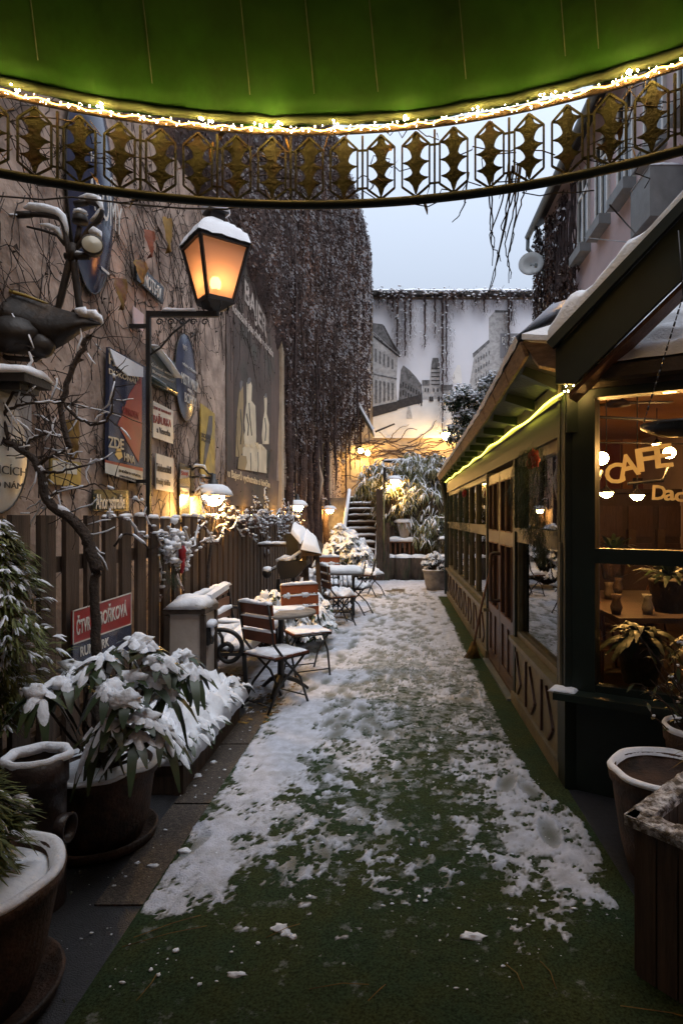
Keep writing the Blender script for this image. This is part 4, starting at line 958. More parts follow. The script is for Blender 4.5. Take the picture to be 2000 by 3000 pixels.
scroll(5.30, 'scroll_arm'); scroll(6.66, 'scroll_arm')
bs = MB()
for k, x in enumerate((-1.76, -1.655, -1.55, -1.445, -1.34)): bs.pillow((x, 6.02, .434), .09, 1.36, .085, seed=k*3.1, amp=.4, fr=4, over=.006, res=.02)
bs.pillow((-1.72, 5.9, .46), .22, .9, .14, seed=31, amp=.5, fr=4)
for z in (.62, .86): bs.pillow((-1.83-.12*(z-.5), 6.02, z), .05, 1.35, .045, seed=z*40, amp=.5, fr=6, res=.02)
bs.tube([(-1.80, 5.38, .675), (-1.65, 5.38, .68), (-1.5, 5.38, .675), (-1.4, 5.38, .675)], [.006, .022, .02, .004], 6)
bs.build('snow', 'snow', be)
# ------------------------------------------------------------------ round table
rtb = thing('round_table', 'round bistro table dusted with snow between the two slatted chairs', 'table', (-1.07, 5.55, 0)); c = V((-1.07, 5.55, 0))
MB().lathe([(0, .715), (.30, .715), (.315, .72), (.318, .735), (.312, .745), (.0, .748)], c, 40).build('tabletop', 'stone', rtb)
b_ = MB(); b_.lathe([(.035, .05), (.03, .3), (.026, .66), (.06, .70), (.10, .715)], c, 12)
for k in range(3):
    a = k*2*PI/3+.4; b_.tube([c+V((0, 0, .16)), c+V((.14*math.cos(a), .14*math.sin(a), .10)), c+V((.25*math.cos(a), .25*math.sin(a), .015))], [.028, .022, .016], 7)
b_.build('pedestal', 'iron', rtb)
sn = MB(); sn.pillow(c+V((-.02, .16, .742)), .42, .2, .012, seed=6, amp=1.4, fr=14); sn.pillow(c+V((.06, .1, .744)), .24, .12, .02, rot=.4, seed=7, amp=1.2); sn.pillow(c+V((-.12, -.08, .746)), .2, .1, .02, rot=-.2, seed=3, amp=.8)
sn.build('snow', 'snowf', rtb)
# ------------------------------------------------------------------ folding bistro chairs (local: seat centre over origin, faces +X, back at -X)
def chair(label, slat, snowh, seed, group=None, loc=(0, 0, 0), rot=0., back=True, bsnow=.5):
    t = thing('folding_chair', label, 'chair', (0, 0, 0), group)
    s = .20
    for x in (-.145, -.05, .045, .14): MB().box((x, 0, .452), (.085, .40, .018)).build('seat_slat', slat, t)
    for sy in (-1, 1):
        y = sy*.19
        MB().tube([(.20, y*.92, .0), (.09, y, .25), (-.06, y, .40), (-.19, y, .56), (-.255, y, .90)], .011, 6).build('leg', 'iron', t)
        MB().tube([(-.24, y*.86, .0), (-.12, y*.86, .20), (.08, y*.86, .36), (.18, y*.86, .44)], .011, 6).build('leg', 'iron', t)
    fr_ = MB(); fr_.tube([(.19, -.19, .435), (.19, .19, .435)], .009, 5); fr_.tube([(-.20, -.165, .06), (-.20, .165, .06)], .007, 5); fr_.tube([(.16, -.178, .08), (.16, .178, .08)], .007, 5); fr_.tube([(-.185, -.19, .44), (-.185, .19, .44)], .007, 5)
    for sy in (-1, 1): fr_.bar((-.19, sy*.19, .438), (.19, sy*.19, .438), .012, .02)
    fr_.build('frame', 'iron', t)
    if back:
        for z in (.62, .735, .85):
            x = -.205-.10*(z-.6)
            MB().box((x+.012, 0, z), (.018, .40, .092), Matrix.Rotation(-.10, 3, 'Y')).build('back_slat', slat, t)
    sn = MB()
    if snowh > 0: sn.pillow((0, 0, .459), .385, .40, snowh, seed=seed, amp=1.1, fr=9, over=.0, res=.016)
    r_ = random.Random(seed)
    if back:
        sn.pillow((-.232, 0, .896), .03, .38, .022+.02*r_.random(), seed=seed+2, amp=.7, fr=11, res=.012)
        for z in (.668, .782):
            x = -.205-.10*(z-.6)
            for k in range(5):
                if r_.random() < bsnow: sn.blob((x+.02, r_.uniform(-.17, .17), z+.004), (.016, r_.uniform(.015, .05), r_.uniform(.01, .035)), seed+k, amp=.5, n=8, k=6)
            sn.pillow((x+.006, 0, z), .022, .36, .012, seed=seed+z, amp=.9, fr=10, res=.012)
    sn.build('snow', 'snowf', t)
    t.location = loc; t.rotation_euler = (0, 0, rot); return t
chair('folding slatted chair nearest the path seen from behind, snow on its seat', 'woodbrown', .022, 3, loc=(-1.035, 5.19, 0), rot=R(52), bsnow=.1)
chair('folding chair with an orange-red slatted back facing us across the round table', 'woodred', .014, 8, loc=(-.93, 6.18, 0), rot=R(-62), bsnow=.9)
chair('folding chair with a thick snow cushion before the table with iron legs', 'wood', .075, 12, loc=(-.87, 8.95, 0), rot=R(25), back=True, bsnow=.3)
chair('snowed-over folding stool chair right of the iron-legged table', 'wood', .085, 15, loc=(-.70, 10.0, 0), rot=R(160), back=False)
chair('farthest snow-cushioned folding seat near the foot of the stairs', 'wood', .085, 19, loc=(-.55, 12.2, 0), rot=R(150), back=False)
chair('folding chair with a snow-plastered back behind the iron-legged table', 'woodred', .05, 23, loc=(-1.22, 10.55, 0), rot=R(-85), bsnow=1.)
# table on a sewing-machine base
st = thing('iron_table', 'rectangular table with thick snow on an ornate iron sewing-machine base', 'table', (-.93, 9.55, 0))
MB().box((-.93, 9.55, .725), (.74, .42, .035)).build('tabletop', 'stone', st)
MB().pillow((-.93, 9.55, .742), .76, .44, .10, seed=5, amp=.3, fr=5).build('snow', 'snow', st)
for sx in (-1, 1):
    x = -.93+sx*.22; q = MB()
    for sy in (-1, 1):
        q.tube([(x, 9.55+sy*.18, .02), (x, 9.55+sy*.10, .25), (x, 9.55+sy*.05, .42), (x, 9.55+sy*.16, .70)], .014, 6)
        q.tube([(x, 9.55+sy*.16, .70), (x, 9.55+sy*.02, .5), (x, 9.55+sy*.13, .3), (x, 9.55+sy*.02, .15)], .010, 5)
    for k in range(4): q.tube([(x, 9.4+.1*k+.03*math.cos(i*.8), .45+.08*(k % 2)+.03*math.sin(i*.8)) for i in range(8)], .006, 4)
    q.bar((x, 9.35, .70), (x, 9.75, .70), .025, .03); q.bar((x, 9.36, .02), (x, 9.74, .02), .025, .03); q.build('leg', 'iron', st)
q = MB(); q.box((-.93, 9.6, .12), (.36, .24, .02)); q.tube([(-.74+.0*i, 9.62+.13*math.cos(i*2*PI/16), .36+.13*math.sin(i*2*PI/16)) for i in range(17)], .012, 5)
for k in range(6): a = k*PI/3; q.tube([(-.74, 9.62, .36), (-.74, 9.62+.13*math.cos(a), .36+.13*math.sin(a))], .006, 4)
for k in range(6): q.tube([(-1.12+.075*k, 9.72, .1), (-1.10+.075*k, 9.74, .4), (-1.12+.075*k, 9.72, .68)], .008, 4)
q.build('treadle', 'iron', st)
# weathered garden implement with two boards under snow
gi = thing('old_farm_machine', 'old dark farm machine with two snow-covered boards and a beam against the fence', 'farm machine', (-1.5, 8.5, 0))
Yg = 8.5
def G(x, y, dy=0): return P(x, y, Yg+dy)
def gslab(pts, dy0, dy1):     # tilted board with snow
    return [G(x, y, d) for (x, y), d in zip(pts, (dy0, dy0, dy1, dy1))]
q = MB(); q.prism(gslab([(668, 1222), (706, 1270), (735, 1258), (692, 1205)], -.1, .25), (0, .0, -.03)); q.prism(gslab([(692, 1272), (738, 1272), (742, 1250), (702, 1215)], -.2, .05), (0, 0, -.03))
q.bar(G(700, 1270), G(706, 1400, .1), .06, .08); q.bar(G(728, 1270, .1), G(735, 1395, .1), .05, .06); q.build('boards', 'fence', gi)
q = MB()
q.prism([G(634, 1300, -.15), G(640, 1288, -.15), G(702, 1288, -.15), G(705, 1298, -.15), G(680, 1326, -.15), G(645, 1332, -.15)], (0, .35, 0)); q.lathe([(.0, -.05), (.06, -.045), (.065, .03), (.05, .045), (0, .05)], G(614, 1317, -.1), 12, axis=Euler((PI/2, 0, 0))); q.bar(G(618, 1312, -.1), G(690, 1270, -.1), .03, .04); q.bar(G(675, 1300), G(672, 1400), .05, .05); q.bar(G(640, 1330), G(636, 1405), .05, .05); q.bar(G(668, 1225, -.05), G(676, 1290, -.05), .05, .16)
q.build('body', 'iron', gi)
q = MB(); q.bar(G(594, 1252), G(668, 1252), .05, .05); q.build('beam', 'fence', gi)
q = MB()
def gsnow(a, b, c_, d_, h, seed):
    n = 12; vs = []; A, B, C_, D = [V(p) for p in (a, b, c_, d_)]
    for i in range(n+1):
        for j in range(n+1):
            u, v = i/n, j/n; p = A*(1-u)*(1-v)+B*u*(1-v)+C_*u*v+D*(1-u)*v; e = (1-abs(2*u-1)**6)**.5*(1-abs(2*v-1)**6)**.5
            vs.append(p+V((0, -.35, .9))*h*e*(1+.4*fbm(u*5+seed, v*5, 0, 3)))
    q.add(vs, [(i*(n+1)+j, (i+1)*(n+1)+j, (i+1)*(n+1)+j+1, i*(n+1)+j+1) for i in range(n) for j in range(n)], 0, True)
gsnow(G(667, 1224, -.16), G(690, 1250, -.26), G(707, 1222, .1), G(674, 1201, .2), .07, 1)
gsnow(G(690, 1262, -.32), G(738, 1272, -.22), G(728, 1240, .1), G(703, 1216, .1), .07, 5)
q.pillow(G(631, 1249.5), .47, .06, .035, seed=3, amp=.5); q.tube([G(634, 1288, -.1), G(655, 1282, -.1), G(680, 1283, -.1)], [.02, .05, .02], 8); q.blob(G(614, 1308, -.1), (.07, .06, .045), 3, n=10, k=8); q.tube([G(625, 1306, -.12), G(660, 1288, -.12), G(690, 1266, -.12)], [.015, .03, .02], 7)
q.build('snow', 'snow', gi)
# ------------------------------------------------------------------ snowy bushes on the left
def heads(c, rx, ry, rz, n, seed, flat=.0):
    r_ = random.Random(seed); out = []
    while len(out) < n:
        x, y, z = r_.uniform(-1, 1), r_.uniform(-1, 1), r_.uniform(-.2, 1)
        d = x*x+y*y+z*z
        if .3 < d < 1 : out.append((c[0]+rx*x, c[1]+ry*y, c[2]+rz*z*(1-flat*(x*x+y*y))))
    return out
shrub('rhododendron', 'tall rhododendron heaped with snow at the foot of the stairs', heads((-1.18, 13.6, .45), .66, .6, 1.0, 150, 2, .55), (-1.18, 13.6, .1), .17, .065, ('rleaf',), .97, .055, .7, 41, nl=(6, 8), rows=3)
shrub('laurel_bush', 'low laurel bush with clumps of snow behind the orange chair', heads((-1.22, 7.6, .25), .40, .75, .55, 110, 4, .4), (-1.22, 7.6, .05), .10, .045, ('lleaf',), .8, .035, .7, 43, nl=(6, 8), rows=3)
shrub('laurel_bush', 'snow-smothered small bush between the bench and the round table', heads((-1.50, 7.0, .35), .3, .25, .42, 40, 6, .4), (-1.5, 7.0, .05), .11, .05, ('lleaf',), .95, .045, .7, 44, nl=(5, 7), rows=3)
shrub('laurel_bush', 'snowy bush behind the iron-legged table', heads((-1.35, 11.3, .3), .5, .4, .5, 55, 7, .4), (-1.35, 11.3, .05), .13, .055, ('lleaf',), .95, .05, .7, 45, nl=(5, 7), rows=3)
fl_ = MB(); rr_ = random.Random(33)
for k in range(160):      # leaf litter under the chairs
    X, Y = rr_.uniform(-1.8, -.95), rr_.uniform(4.7, 6.3); a = rr_.uniform(0, 2*PI); leaf(fl_, (X, Y, .012+.01*rr_.random()), (math.cos(a), math.sin(a), .2), rr_.uniform(.03, .07), .03, .3, rows=2)
tag(fl_.build('leaf_litter', 'dryleaf'), 'brown fallen leaves on the ground under the near chair', 'leaves', kind='stuff')
# ------------------------------------------------------------------ end of the yard: terrace, stairs, back wall
te = MB(); te.box((3.0, 21, 1.1), (7.1, 8.6, 2.2)); te.box((-1.4, 22, 1.1), (1.7, 6.6, 2.19)); struct(te.build('terrace', 'stone'))
tag(MB().pillow((3.0, 19.5, 2.2), 7.0, 5.5, .09, seed=3, fr=2, res=.12).build('terrace_snow', 'snow'), 'snow lying on the terrace behind the bamboo', 'snow', kind='stuff')
sr = thing('garden_stairs', 'steep dark stairs with snow on every tread leading up to the terrace', 'stairs', (-1.04, 15.3, 0))
n = 12; rs, gg = 2.2/n, .283; tb_, tsn_, rsr = MB(), MB(), MB()
for k in range(n):
    y = 15.3+gg*k; z = rs*(k+1)
    tb_.box((-1.04, y+gg/2+.02, z-.025), (.86, gg+.06, .05)); rsr.box((-1.04, y+gg-.02, z-.11+.0), (.86, .02, rs-.05))
    tsn_.pillow((-1.04, y+gg/2-.0, z), .84, gg*.9, .055, seed=k*2.2, amp=.5, fr=6)
tb_.build('treads', 'fence', sr); rsr.build('risers', 'indark', sr); tsn_.build('snow', 'snow', sr)
for x, nm, mt in ((-1.50, 'stringer', 'wood'), (-.585, 'stringer', 'wood')):
    q = MB().prism([(x-.03, 15.2, 0), (x-.03, 15.55, 0), (x-.03, 18.9, 2.1), (x-.03, 18.9, 2.42), (x-.03, 18.55, 2.42), (x-.03, 15.2, .26)], (.06, 0, 0)).build(nm, mt, sr)
    s_ = MB().tube(branch(MB(), [(x, 15.22, .27), (x, 16.3, .97), (x, 17.4, 1.68), (x, 18.55, 2.43)], .05, .05, 4, sub=6), .055 if x < -1 else .03, 8).build('snow_strip', 'snow', q)
# retaining post and wall between stairs and planters
rp_ = thing('timber_wall', 'dark timber retaining wall right of the stairs', 'wall', (-.4, 15.4, 0))
q = MB()
for k in range(2): q.box((-.475+.17*k, 15.25+.01*k, 1.15-.42*k), (.165, .14, 2.3-.84*k))
for k in range(8): q.box((-.2+.25*k, 15.95, 1.05+.06*nz(k)), (.23, .14, 2.1))
q.build('timbers', 'log', rp_)
MB().tube([(-.36, 15.22, .0), (-.37, 15.2, 1.2), (-.36, 15.2, 2.3)], .02, 6).build('cane', 'bamb', rp_)
# back wall
BY = 24.0
bk = thing('back_wall', 'tall plastered back wall lit orange by lamps with a snowy coping', 'wall', (2.5, BY, 0))
MB().box((2.2, BY+.2, 5.15), (9.6, .4, 10.3)).build('plaster', 'plaster_back', bk)
MB().box((2.2, BY+.1, 10.36), (9.7, .75, .16)).build('coping', 'roofdark', bk)
MB().pillow((2.2, BY+.1, 10.44), 9.7, .75, .10, seed=3, fr=2, res=.1).build('snow_cap', 'snow', bk)
q = MB(); q.box((-1.78, BY-.02, 3.3), (.5, .08, 2.3)); q.box((-1.46, BY-.04, 3.4), (.05, .08, 2.9)); q.build('door', 'cab', bk)
# printed banner of an old town square
bn = thing('printed_banner', 'huge printed banner of an old town square hanging on the back wall', 'banner', (2.3, BY, 4.7))
def B_(x, y, off): return P(x, y, BY-.06)+V((0, -off, 0))
MB().prism([B_(856, 1006, 0), B_(1240, 1006, 0), B_(1244, 688, 0), B_(856, 688, 0)], (0, -.01, 0)).build('sheet', 'banner', bn)
def bp(pts, lay, mt, name):
    MB().prism([B_(x, y, .012+.006*lay) for x, y in pts], (0, -.003, 0)).build(name, mt, bn)
bp([(856, 945), (900, 938), (950, 925), (1000, 915), (1060, 925), (1120, 935), (1240, 930), (1240, 1000), (856, 1000)], 0, 'pr4', 'printed_street')
bp([(856, 742), (880, 746), (896, 775), (916, 808), (919, 815), (913, 818), (910, 880), (912, 925), (900, 945), (856, 958)], 1, 'pr1', 'printed_facade')
bp([(856, 742), (879, 745), (893, 775), (918, 809), (918, 815), (890, 792), (856, 760)], 2, 'pr2', 'printed_cornice')
q = MB()
for k in range(5):
    x = 861+k*9.5; q.prism([B_(x, 800+k*6, .03), B_(x+4, 802+k*6, .03), B_(x+4, 832+k*4, .03), B_(x, 831+k*4, .03)], (0, -.003, 0)); q.prism([B_(x, 872+k*2, .03), B_(x+5, 873+k*2, .03), B_(x+5, 925-k*2, .03), B_(x, 928-k*2, .03)], (0, -.003, 0))
for k in range(7):
    x = 858+k*7.6; q.prism([B_(x, 764+k*7.4, .03), B_(x+6.5, 770+k*7.4, .03), B_(x+6.5, 773+k*7.4, .03), B_(x, 767+k*7.4, .03)], (0, -.003, 0)); q.prism([B_(x, 858+k*1.6, .03), B_(x+7.4, 859+k*1.6, .03), B_(x+7.4, 862+k*1.6, .03), B_(x, 861+k*1.6, .03)], (0, -.003, 0))
q.build('printed_windows', 'pr2', bn)
q = MB(); q.prism([B_(879, 748, .03), B_(882, 748, .03), B_(912, 806, .03), B_(909, 808, .03)], (0, -.003, 0)); q.prism([B_(858, 770, .03), B_(918, 818, .03), B_(918, 822, .03), B_(858, 775, .03)], (0, -.003, 0)); q.build('printed_roof_lines', 'pr3', bn)
q = MB()
for k in range(9):
    x = 918+k*6; y = 870+abs(k-1)*3.5; q.prism([B_(x, y+8, .035), B_(x+3, y+8, .035), B_(x+3, y+18, .035), B_(x, y+18, .035)], (0, -.003, 0)); q.prism([B_(x, y+26, .035), B_(x+3, y+26, .035), B_(x+3, y+38, .035), B_(x, y+38, .035)], (0, -.003, 0))
q.build('printed_windows', 'pr3', bn)
q = MB()
for k in range(5): q.prism([B_(990, 846+k*9, .035), B_(1009, 846+k*9, .035), B_(1009, 848+k*9, .035), B_(990, 848+k*9, .035)], (0, -.003, 0))
for x in (975, 981, 994, 1003): q.prism([B_(x, 892, .035), B_(x+3, 892, .035), B_(x+3, 900, .035), B_(x, 900, .035)], (0, -.003, 0))
for x in (985, 990, 1005, 1012, 1020): q.prism([B_(x, 912, .035), B_(x+4, 910, .035), B_(x+5, 922, .035), B_(x, 922, .035)], (0, -.003, 0))
q.build('printed_small_marks', 'pr3', bn)
bp([(920, 850), (926, 839), (940, 850), (955, 866), (968, 884), (970, 925), (948, 930), (914, 936)], 2, 'pr2', 'printed_dark_houses'); bp([(912, 920), (969, 905), (970, 924), (912, 940)], 3, 'pr3', 'printed_crowd'); bp([(856, 934), (912, 922), (912, 942), (856, 958)], 3, 'pr3', 'printed_crowd')
bp([(970, 886), (985, 884), (987, 870), (990, 838), (994, 822), (1005, 822), (1009, 838), (1010, 885), (1030, 888), (1038, 880), (1040, 915), (970, 918)], 1, 'pr1', 'printed_tower')
bp([(990, 838), (993, 822), (1006, 822), (1009, 838), (1008, 846), (990, 846)], 2, 'pr2', 'printed_tower_top'); bp([(969, 873), (986, 873), (986, 886), (969, 886)], 2, 'pr2', 'printed_roof'); bp([(1011, 884), (1040, 884), (1036, 896), (1011, 898)], 2, 'pr2', 'printed_roof')
bp([(1040, 860), (1050, 838), (1056, 838), (1060, 860), (1060, 880), (1040, 880)], 0, 'pr4', 'printed_dome')
bp([(1062, 912), (1078, 880), (1082, 858), (1088, 820), (1085, 812), (1100, 800), (1122, 780), (1122, 730), (1138, 712), (1165, 714), (1168, 720), (1168, 930), (1090, 935)], 0, 'pr1', 'printed_tall_houses')
bp([(1085, 812), (1122, 780), (1124, 786), (1086, 822)], 1, 'pr2', 'printed_eaves'); bp([(1136, 712), (1166, 713), (1166, 718), (1136, 718)], 1, 'pr2', 'printed_eaves')
q = MB()
for k in range(6):
    for j in range(4):
        x = 1091+k*6; y = 826-k*4+j*22; q.prism([B_(x, y, .03), B_(x+2.5, y-1, .03), B_(x+2.5, y+8, .03), B_(x, y+9, .03)], (0, -.003, 0))
q.build('printed_windows', 'pr2', bn)
bp([(860, 990), (905, 972), (907, 975), (862, 994)], 1, 'pr3', 'printed_tracks'); bp([(933, 955), (937, 932), (941, 936), (946, 955), (946, 962), (933, 962)], 3, 'pr1', 'printed_statue')
bp([(1148, 766), (1205, 766), (1205, 822), (1148, 822)], 3, 'pr5', 'logo_square')
def btext(s, x, y, w_, h_, mt, off, name):
    k = BY/F; text(s, B_(x, y, off), w_*k, h_*k, mt, bn, BW, name)
btext('PIAZZA', 1176, 781, 48, 13, 'white', .04, 'brand_lettering'); btext("d'Oro", 1178, 796, 34, 9, 'white', .04, 'second_lettering')
MB().tube([B_(1158+i*4.2, 822-17*math.sin(PI*min(1, i/7)), .04) for i in range(11)], .022, 5).build('swirl', 'white', bn)
# creeper hanging over the coping and over the orange wall
hv, hvl, hvs = MB(), MB(), MB(); rh = random.Random(6)
for x, y1, wd in ((902, 720, 5), (930, 820, 9), (942, 780, 5), (975, 800, 4), (998, 770, 5), (1024, 880, 9), (1060, 715, 5), (1090, 705, 5), (1110, 720, 5), (1166, 880, 7), (1172, 740, 6), (912, 800, 7), (890, 705, 4), (1040, 700, 5), (870, 700, 5), (1140, 700, 5), (1200, 700, 5), (1225, 705, 5), (1015, 990, 4)):
    k = int(10+(y1-680)*.12)
    pts = [B_(x+3*nz(i*.5, x), 676+(y1-676)*i/k, .2+.1*nz(i*.7, x, 3)) for i in range(k+1)]
    hv.tube(pts, [.05*(1-.6*i/k) for i in range(k+1)], 4)
    for p in pts:
        for q_ in range(int(wd*1.8)):
            c = p+V((rh.gauss(0, .07+.01*wd), rh.uniform(-.08, .03), rh.uniform(-.15, .15))); d = V((rh.uniform(-1, 1), rh.uniform(-1, .2), rh.uniform(-1.5, .0)))
            leaf(hvl, c, d, rh.uniform(.08, .18), .05, .2, rows=1)
            if rh.random() < .06: hvs.blob(c, (rh.uniform(.03, .06), .03, .02), q_, n=6, k=4)
for k in range(420):
    x = rh.uniform(856, 1245); c = B_(x, 677+rh.gauss(0, 4)+4*nz(x*.06), rh.uniform(-.05, .45))
    leaf(hvl, c, (rh.uniform(-1, 1), rh.uniform(-1, .2), rh.uniform(-1, .8)), rh.uniform(.1, .2), .06, .2, rows=1)
    if rh.random() < .4: hvs.blob(c+V((0, 0, .04)), (rh.uniform(.04, .1), .06, .03), k, n=6, k=4)
for k in range(60):
    x = rh.uniform(850, 1030); y = rh.uniform(1006, 1055) if k < 45 else rh.uniform(1050, 1100); a = rh.uniform(-.3, .3)+(PI if rh.random() < .5 else 0); pts = []
    for i in range(rh.randint(8, 20)):
        pts.append(B_(x, y, .05+.06*rh.random())); x += 6*math.cos(a); y += 5*math.sin(a)+.5; a += rh.uniform(-.5, .5)
    pts = [p for p in pts if p.x < 6]
    hv.tube(pts, [.022*(1-.5*i/len(pts)) for i in range(len(pts))], 4)
tag(hv.build('hanging_creeper', 'vine'), 'creeper stems hanging over the banner and across the orange wall', 'creeper', kind='stuff')
tag(hvl.build('hanging_creeper_leaves', 'vleaf'), 'dry creeper leaves along the back wall coping', 'creeper', kind='stuff')
tag(hvs.build('hanging_creeper_snow', 'snow'), 'snow clumps on the creeper along the back wall coping', 'snow', kind='stuff')
# terrace railing
ra = thing('terrace_railing', 'iron railing with a snowy top rail on the terrace before the orange wall', 'railing', (.4, 18.4, 2.2))
q = MB(); q.bar(P(879, 1060, 18.4), P(1012, 1066, 18.4), .05, .06); q.bar(P(882, 1076, 18.4), P(1010, 1080, 18.4), .035, .04); q.bar(P(879, 1055, 18.4), P(879, 1150, 18.4), .06, .06); q.bar(P(947, 1058, 18.4), P(947, 1150, 18.4), .05, .05)
for k in range(18): q.bar(P(888+k*7, 1064, 18.4), P(892+k*7, 1145, 18.4), .018, .018)
q.build('bars', 'iron', ra); MB().pillow((P(879, 1055, 18.4)+P(1012, 1061, 18.4))/2, 1.75, .07, .06, seed=4, res=.05).build('snow', 'snow', ra)
r2 = thing('low_railing', 'low iron railing along the terrace edge beside the conservatory end', 'railing', (1.0, 16.8, 2.2)); q = MB()
for k in range(14): q.bar(P(962+k*5.2, 1150, 16.8), P(966+k*5.2, 1118, 16.8), .015, .015)
q.bar(P(958, 1128, 16.8), P(1034, 1128, 16.8), .03, .03); q.build('bars', 'iron', r2)
# lamps at the back
wl = thing('twin_wall_lamp', 'bright twin-globe wall lamp high on the orange wall above the stairs', 'lamp', P(828, 1035, 23.4))
c = wl.location
q = MB(); q.box(c+V((-.1, .56, -.05)), (.2, .06, .5)); q.tube([c+V((-.1, .55, .1)), c+V((-.05, .2, .2)), c+V((0, 0, .16))], .03, 6); q.tube([c+V((-.1, .55, -.1)), c+V((.2, .2, -.05)), c+V((.27, 0, .0))], .03, 6); q.build('bracket', 'iron', wl)
MB().lathe([(0, .02), (.06, .0), (.24, -.05), (.24, -.07), (0, -.05)], c+V((0, 0, .14)), 16).build('shade', 'iron', wl)
for d in (V((0, 0, .0)), V((.27, 0, -.09))): MB().blob(c+d, .10, 1, amp=0, n=14, k=10).build('globe', 'bulbfar', wl)
wl2 = thing('wall_lamp', 'bright lamp on the back wall mostly hidden by the snowy tree above the roof', 'lamp', P(1024, 1000, 23.0)); c = wl2.location
MB().box(c+V((0, .78, .1)), (.15, .05, .4)).tube([c+V((0, .75, .15)), c+V((0, .3, .2)), c+V((0, 0, .15))], .03, 6).build('bracket', 'iron', wl2); MB().lathe([(0, .2), (.25, .1), (.26, .08), (0, .12)], c, 16).build('shade', 'iron', wl2)
MB().blob(c, .17, 1, amp=0, n=14, k=10).build('globe', 'bulbfar', wl2)
l4 = dup(lamp, None, 'dome lamp on a tall post glowing inside the snowy bamboo', P(906, 1109, 15.9))
ps_ = thing('lamp_post', 'slim dark post carrying the dome lamp in the bamboo', 'post', (-.37, 15.9, 0))
MB().box((-.37, 15.9, 1.45), (.07, .07, 2.9)).build('post', 'iron', ps_)
# log planters and wooden stand before the bamboo
for k, (x, w_, lab) in enumerate(((894, .30, 'narrow bark-covered log planter next to the timber wall, left of three'), (925, .46, 'wide mossy log planter in the middle of three below the snowy stand'), (961, .42, 'reddish bark log planter at the right of three'))):
    c = P(x, 1332, 15.3); c.z = 0; t = thing('log_planter', lab, 'planter', c, 'log planters before the bamboo')
    MB().lathe([(w_*.5, 0), (w_*.53, .2), (w_*.5, .58), (w_*.44, .6), (w_*.42, .5), (0, .5)], c+V((0, .2, 0)), 22, ns=.06, seed=k).build('bark', 'log', t)
    MB().lathe([(w_*.51, .575), (w_*.5, .63), (w_*.2, .66), (0, .66)], c+V((0, .2, 0)), 20, ns=.12, seed=k, cap=False).build('snow', 'snow', t)
sd = thing('wooden_stand', 'low wooden stand with a thick slab of snow behind the log planters', 'stand', (.08, 15.75, .6))
q = MB(); q.box((.08, 15.8, .96), (.66, .3, .04))
for x in (-.2, -.08, .04, .16, .28, .38): q.box((x, 15.7, .78), (.045, .03, .36))
q.box((.05, 16.1, 1.1), (.66, .1, .2)); q.build('frame', 'wood', sd); MB().pillow((.08, 15.8, .98), .7, .32, .11, seed=4, amp=.4, fr=4).build('snow', 'snow', sd); MB().pillow((-.1, 16.05, 1.2), .35, .14, .05, seed=8).build('snow', 'snow', sd); MB().pillow((.25, 16.0, 1.2), .3, .2, .1, seed=9).build('snow', 'snow', sd)
fl = thing('tapered_planter', 'pale tapered square lantern-shaped planter with a snow lid above the log planters', 'planter', P(927, 1258, 15.9)); c = V((.14, 15.9, .8))
MB().lathe([(.07, .0), (.06, .12), (.10, .17), (.27, .62), (.27, .66), (0, .66)], c, 4, smooth=False, axis=Euler((0, 0, .9))).build('body', 'cab', fl); MB().lathe([(.26, .66), (.28, .69), (.2, .75), (0, .77)], c, 16, ns=.1, cap=False).build('snow', 'snow', fl)
# pot by the far end of the conservatory
pot('flower_pot', 'stone-coloured pot with a snowy shrub at the far corner of the conservatory', (.80, 13.3, 0), .27, .46, 'stone', False, .4, seed=7)
shrub('box_shrub', 'small round shrub covered in snow in the pot at the far corner', heads((.80, 13.3, .52), .30, .30, .30, 70, 8), (.8, 13.3, .4), .075, .035, ('lleaf',), .8, .03, .6, 47, nl=(5, 7), rows=2)
ic = thing('iron_chair', 'small iron garden chair dusted with snow on the raised bed at the far right', 'chair', (1.2, 15.4, .62)); c = V((1.2, 15.4, .62))
q = MB(); q.box(c+V((0, 0, .42)), (.42, .4, .02))
for sx in (-1, 1):
    q.tube([c+V((sx*.2, -.18, 0)), c+V((sx*.2, -.18, .62)), c+V((sx*.2, .18, .66)), c+V((sx*.2, .2, 0))], .015, 6); q.tube([c+V((sx*.2, .2, .4)), c+V((sx*.19, .26, .95))], .015, 6)
for z in (.55, .7, .85, .95): q.tube([c+V((-.2, .24, z)), c+V((.2, .24, z))], .012, 6)
q.build('frame', 'iron', ic); MB().pillow(c+V((0, 0, .43)), .42, .4, .06, seed=3).pillow(c+V((0, .25, .96)), .42, .03, .03, seed=2).pillow(c+V((-.2, 0, .66)), .04, .4, .03).build('snow', 'snow', ic)
rb = thing('raised_bed', 'low stone raised bed wall with snow at the far right', 'wall', (1.4, 15.5, 0)); MB().box((1.5, 15.5, .31), (1.3, 1.0, .62)).build('stones', 'stone', rb); MB().pillow((1.5, 15.45, .62), 1.3, 1.0, .05, seed=2, res=.08).build('snow', 'snow', rb)
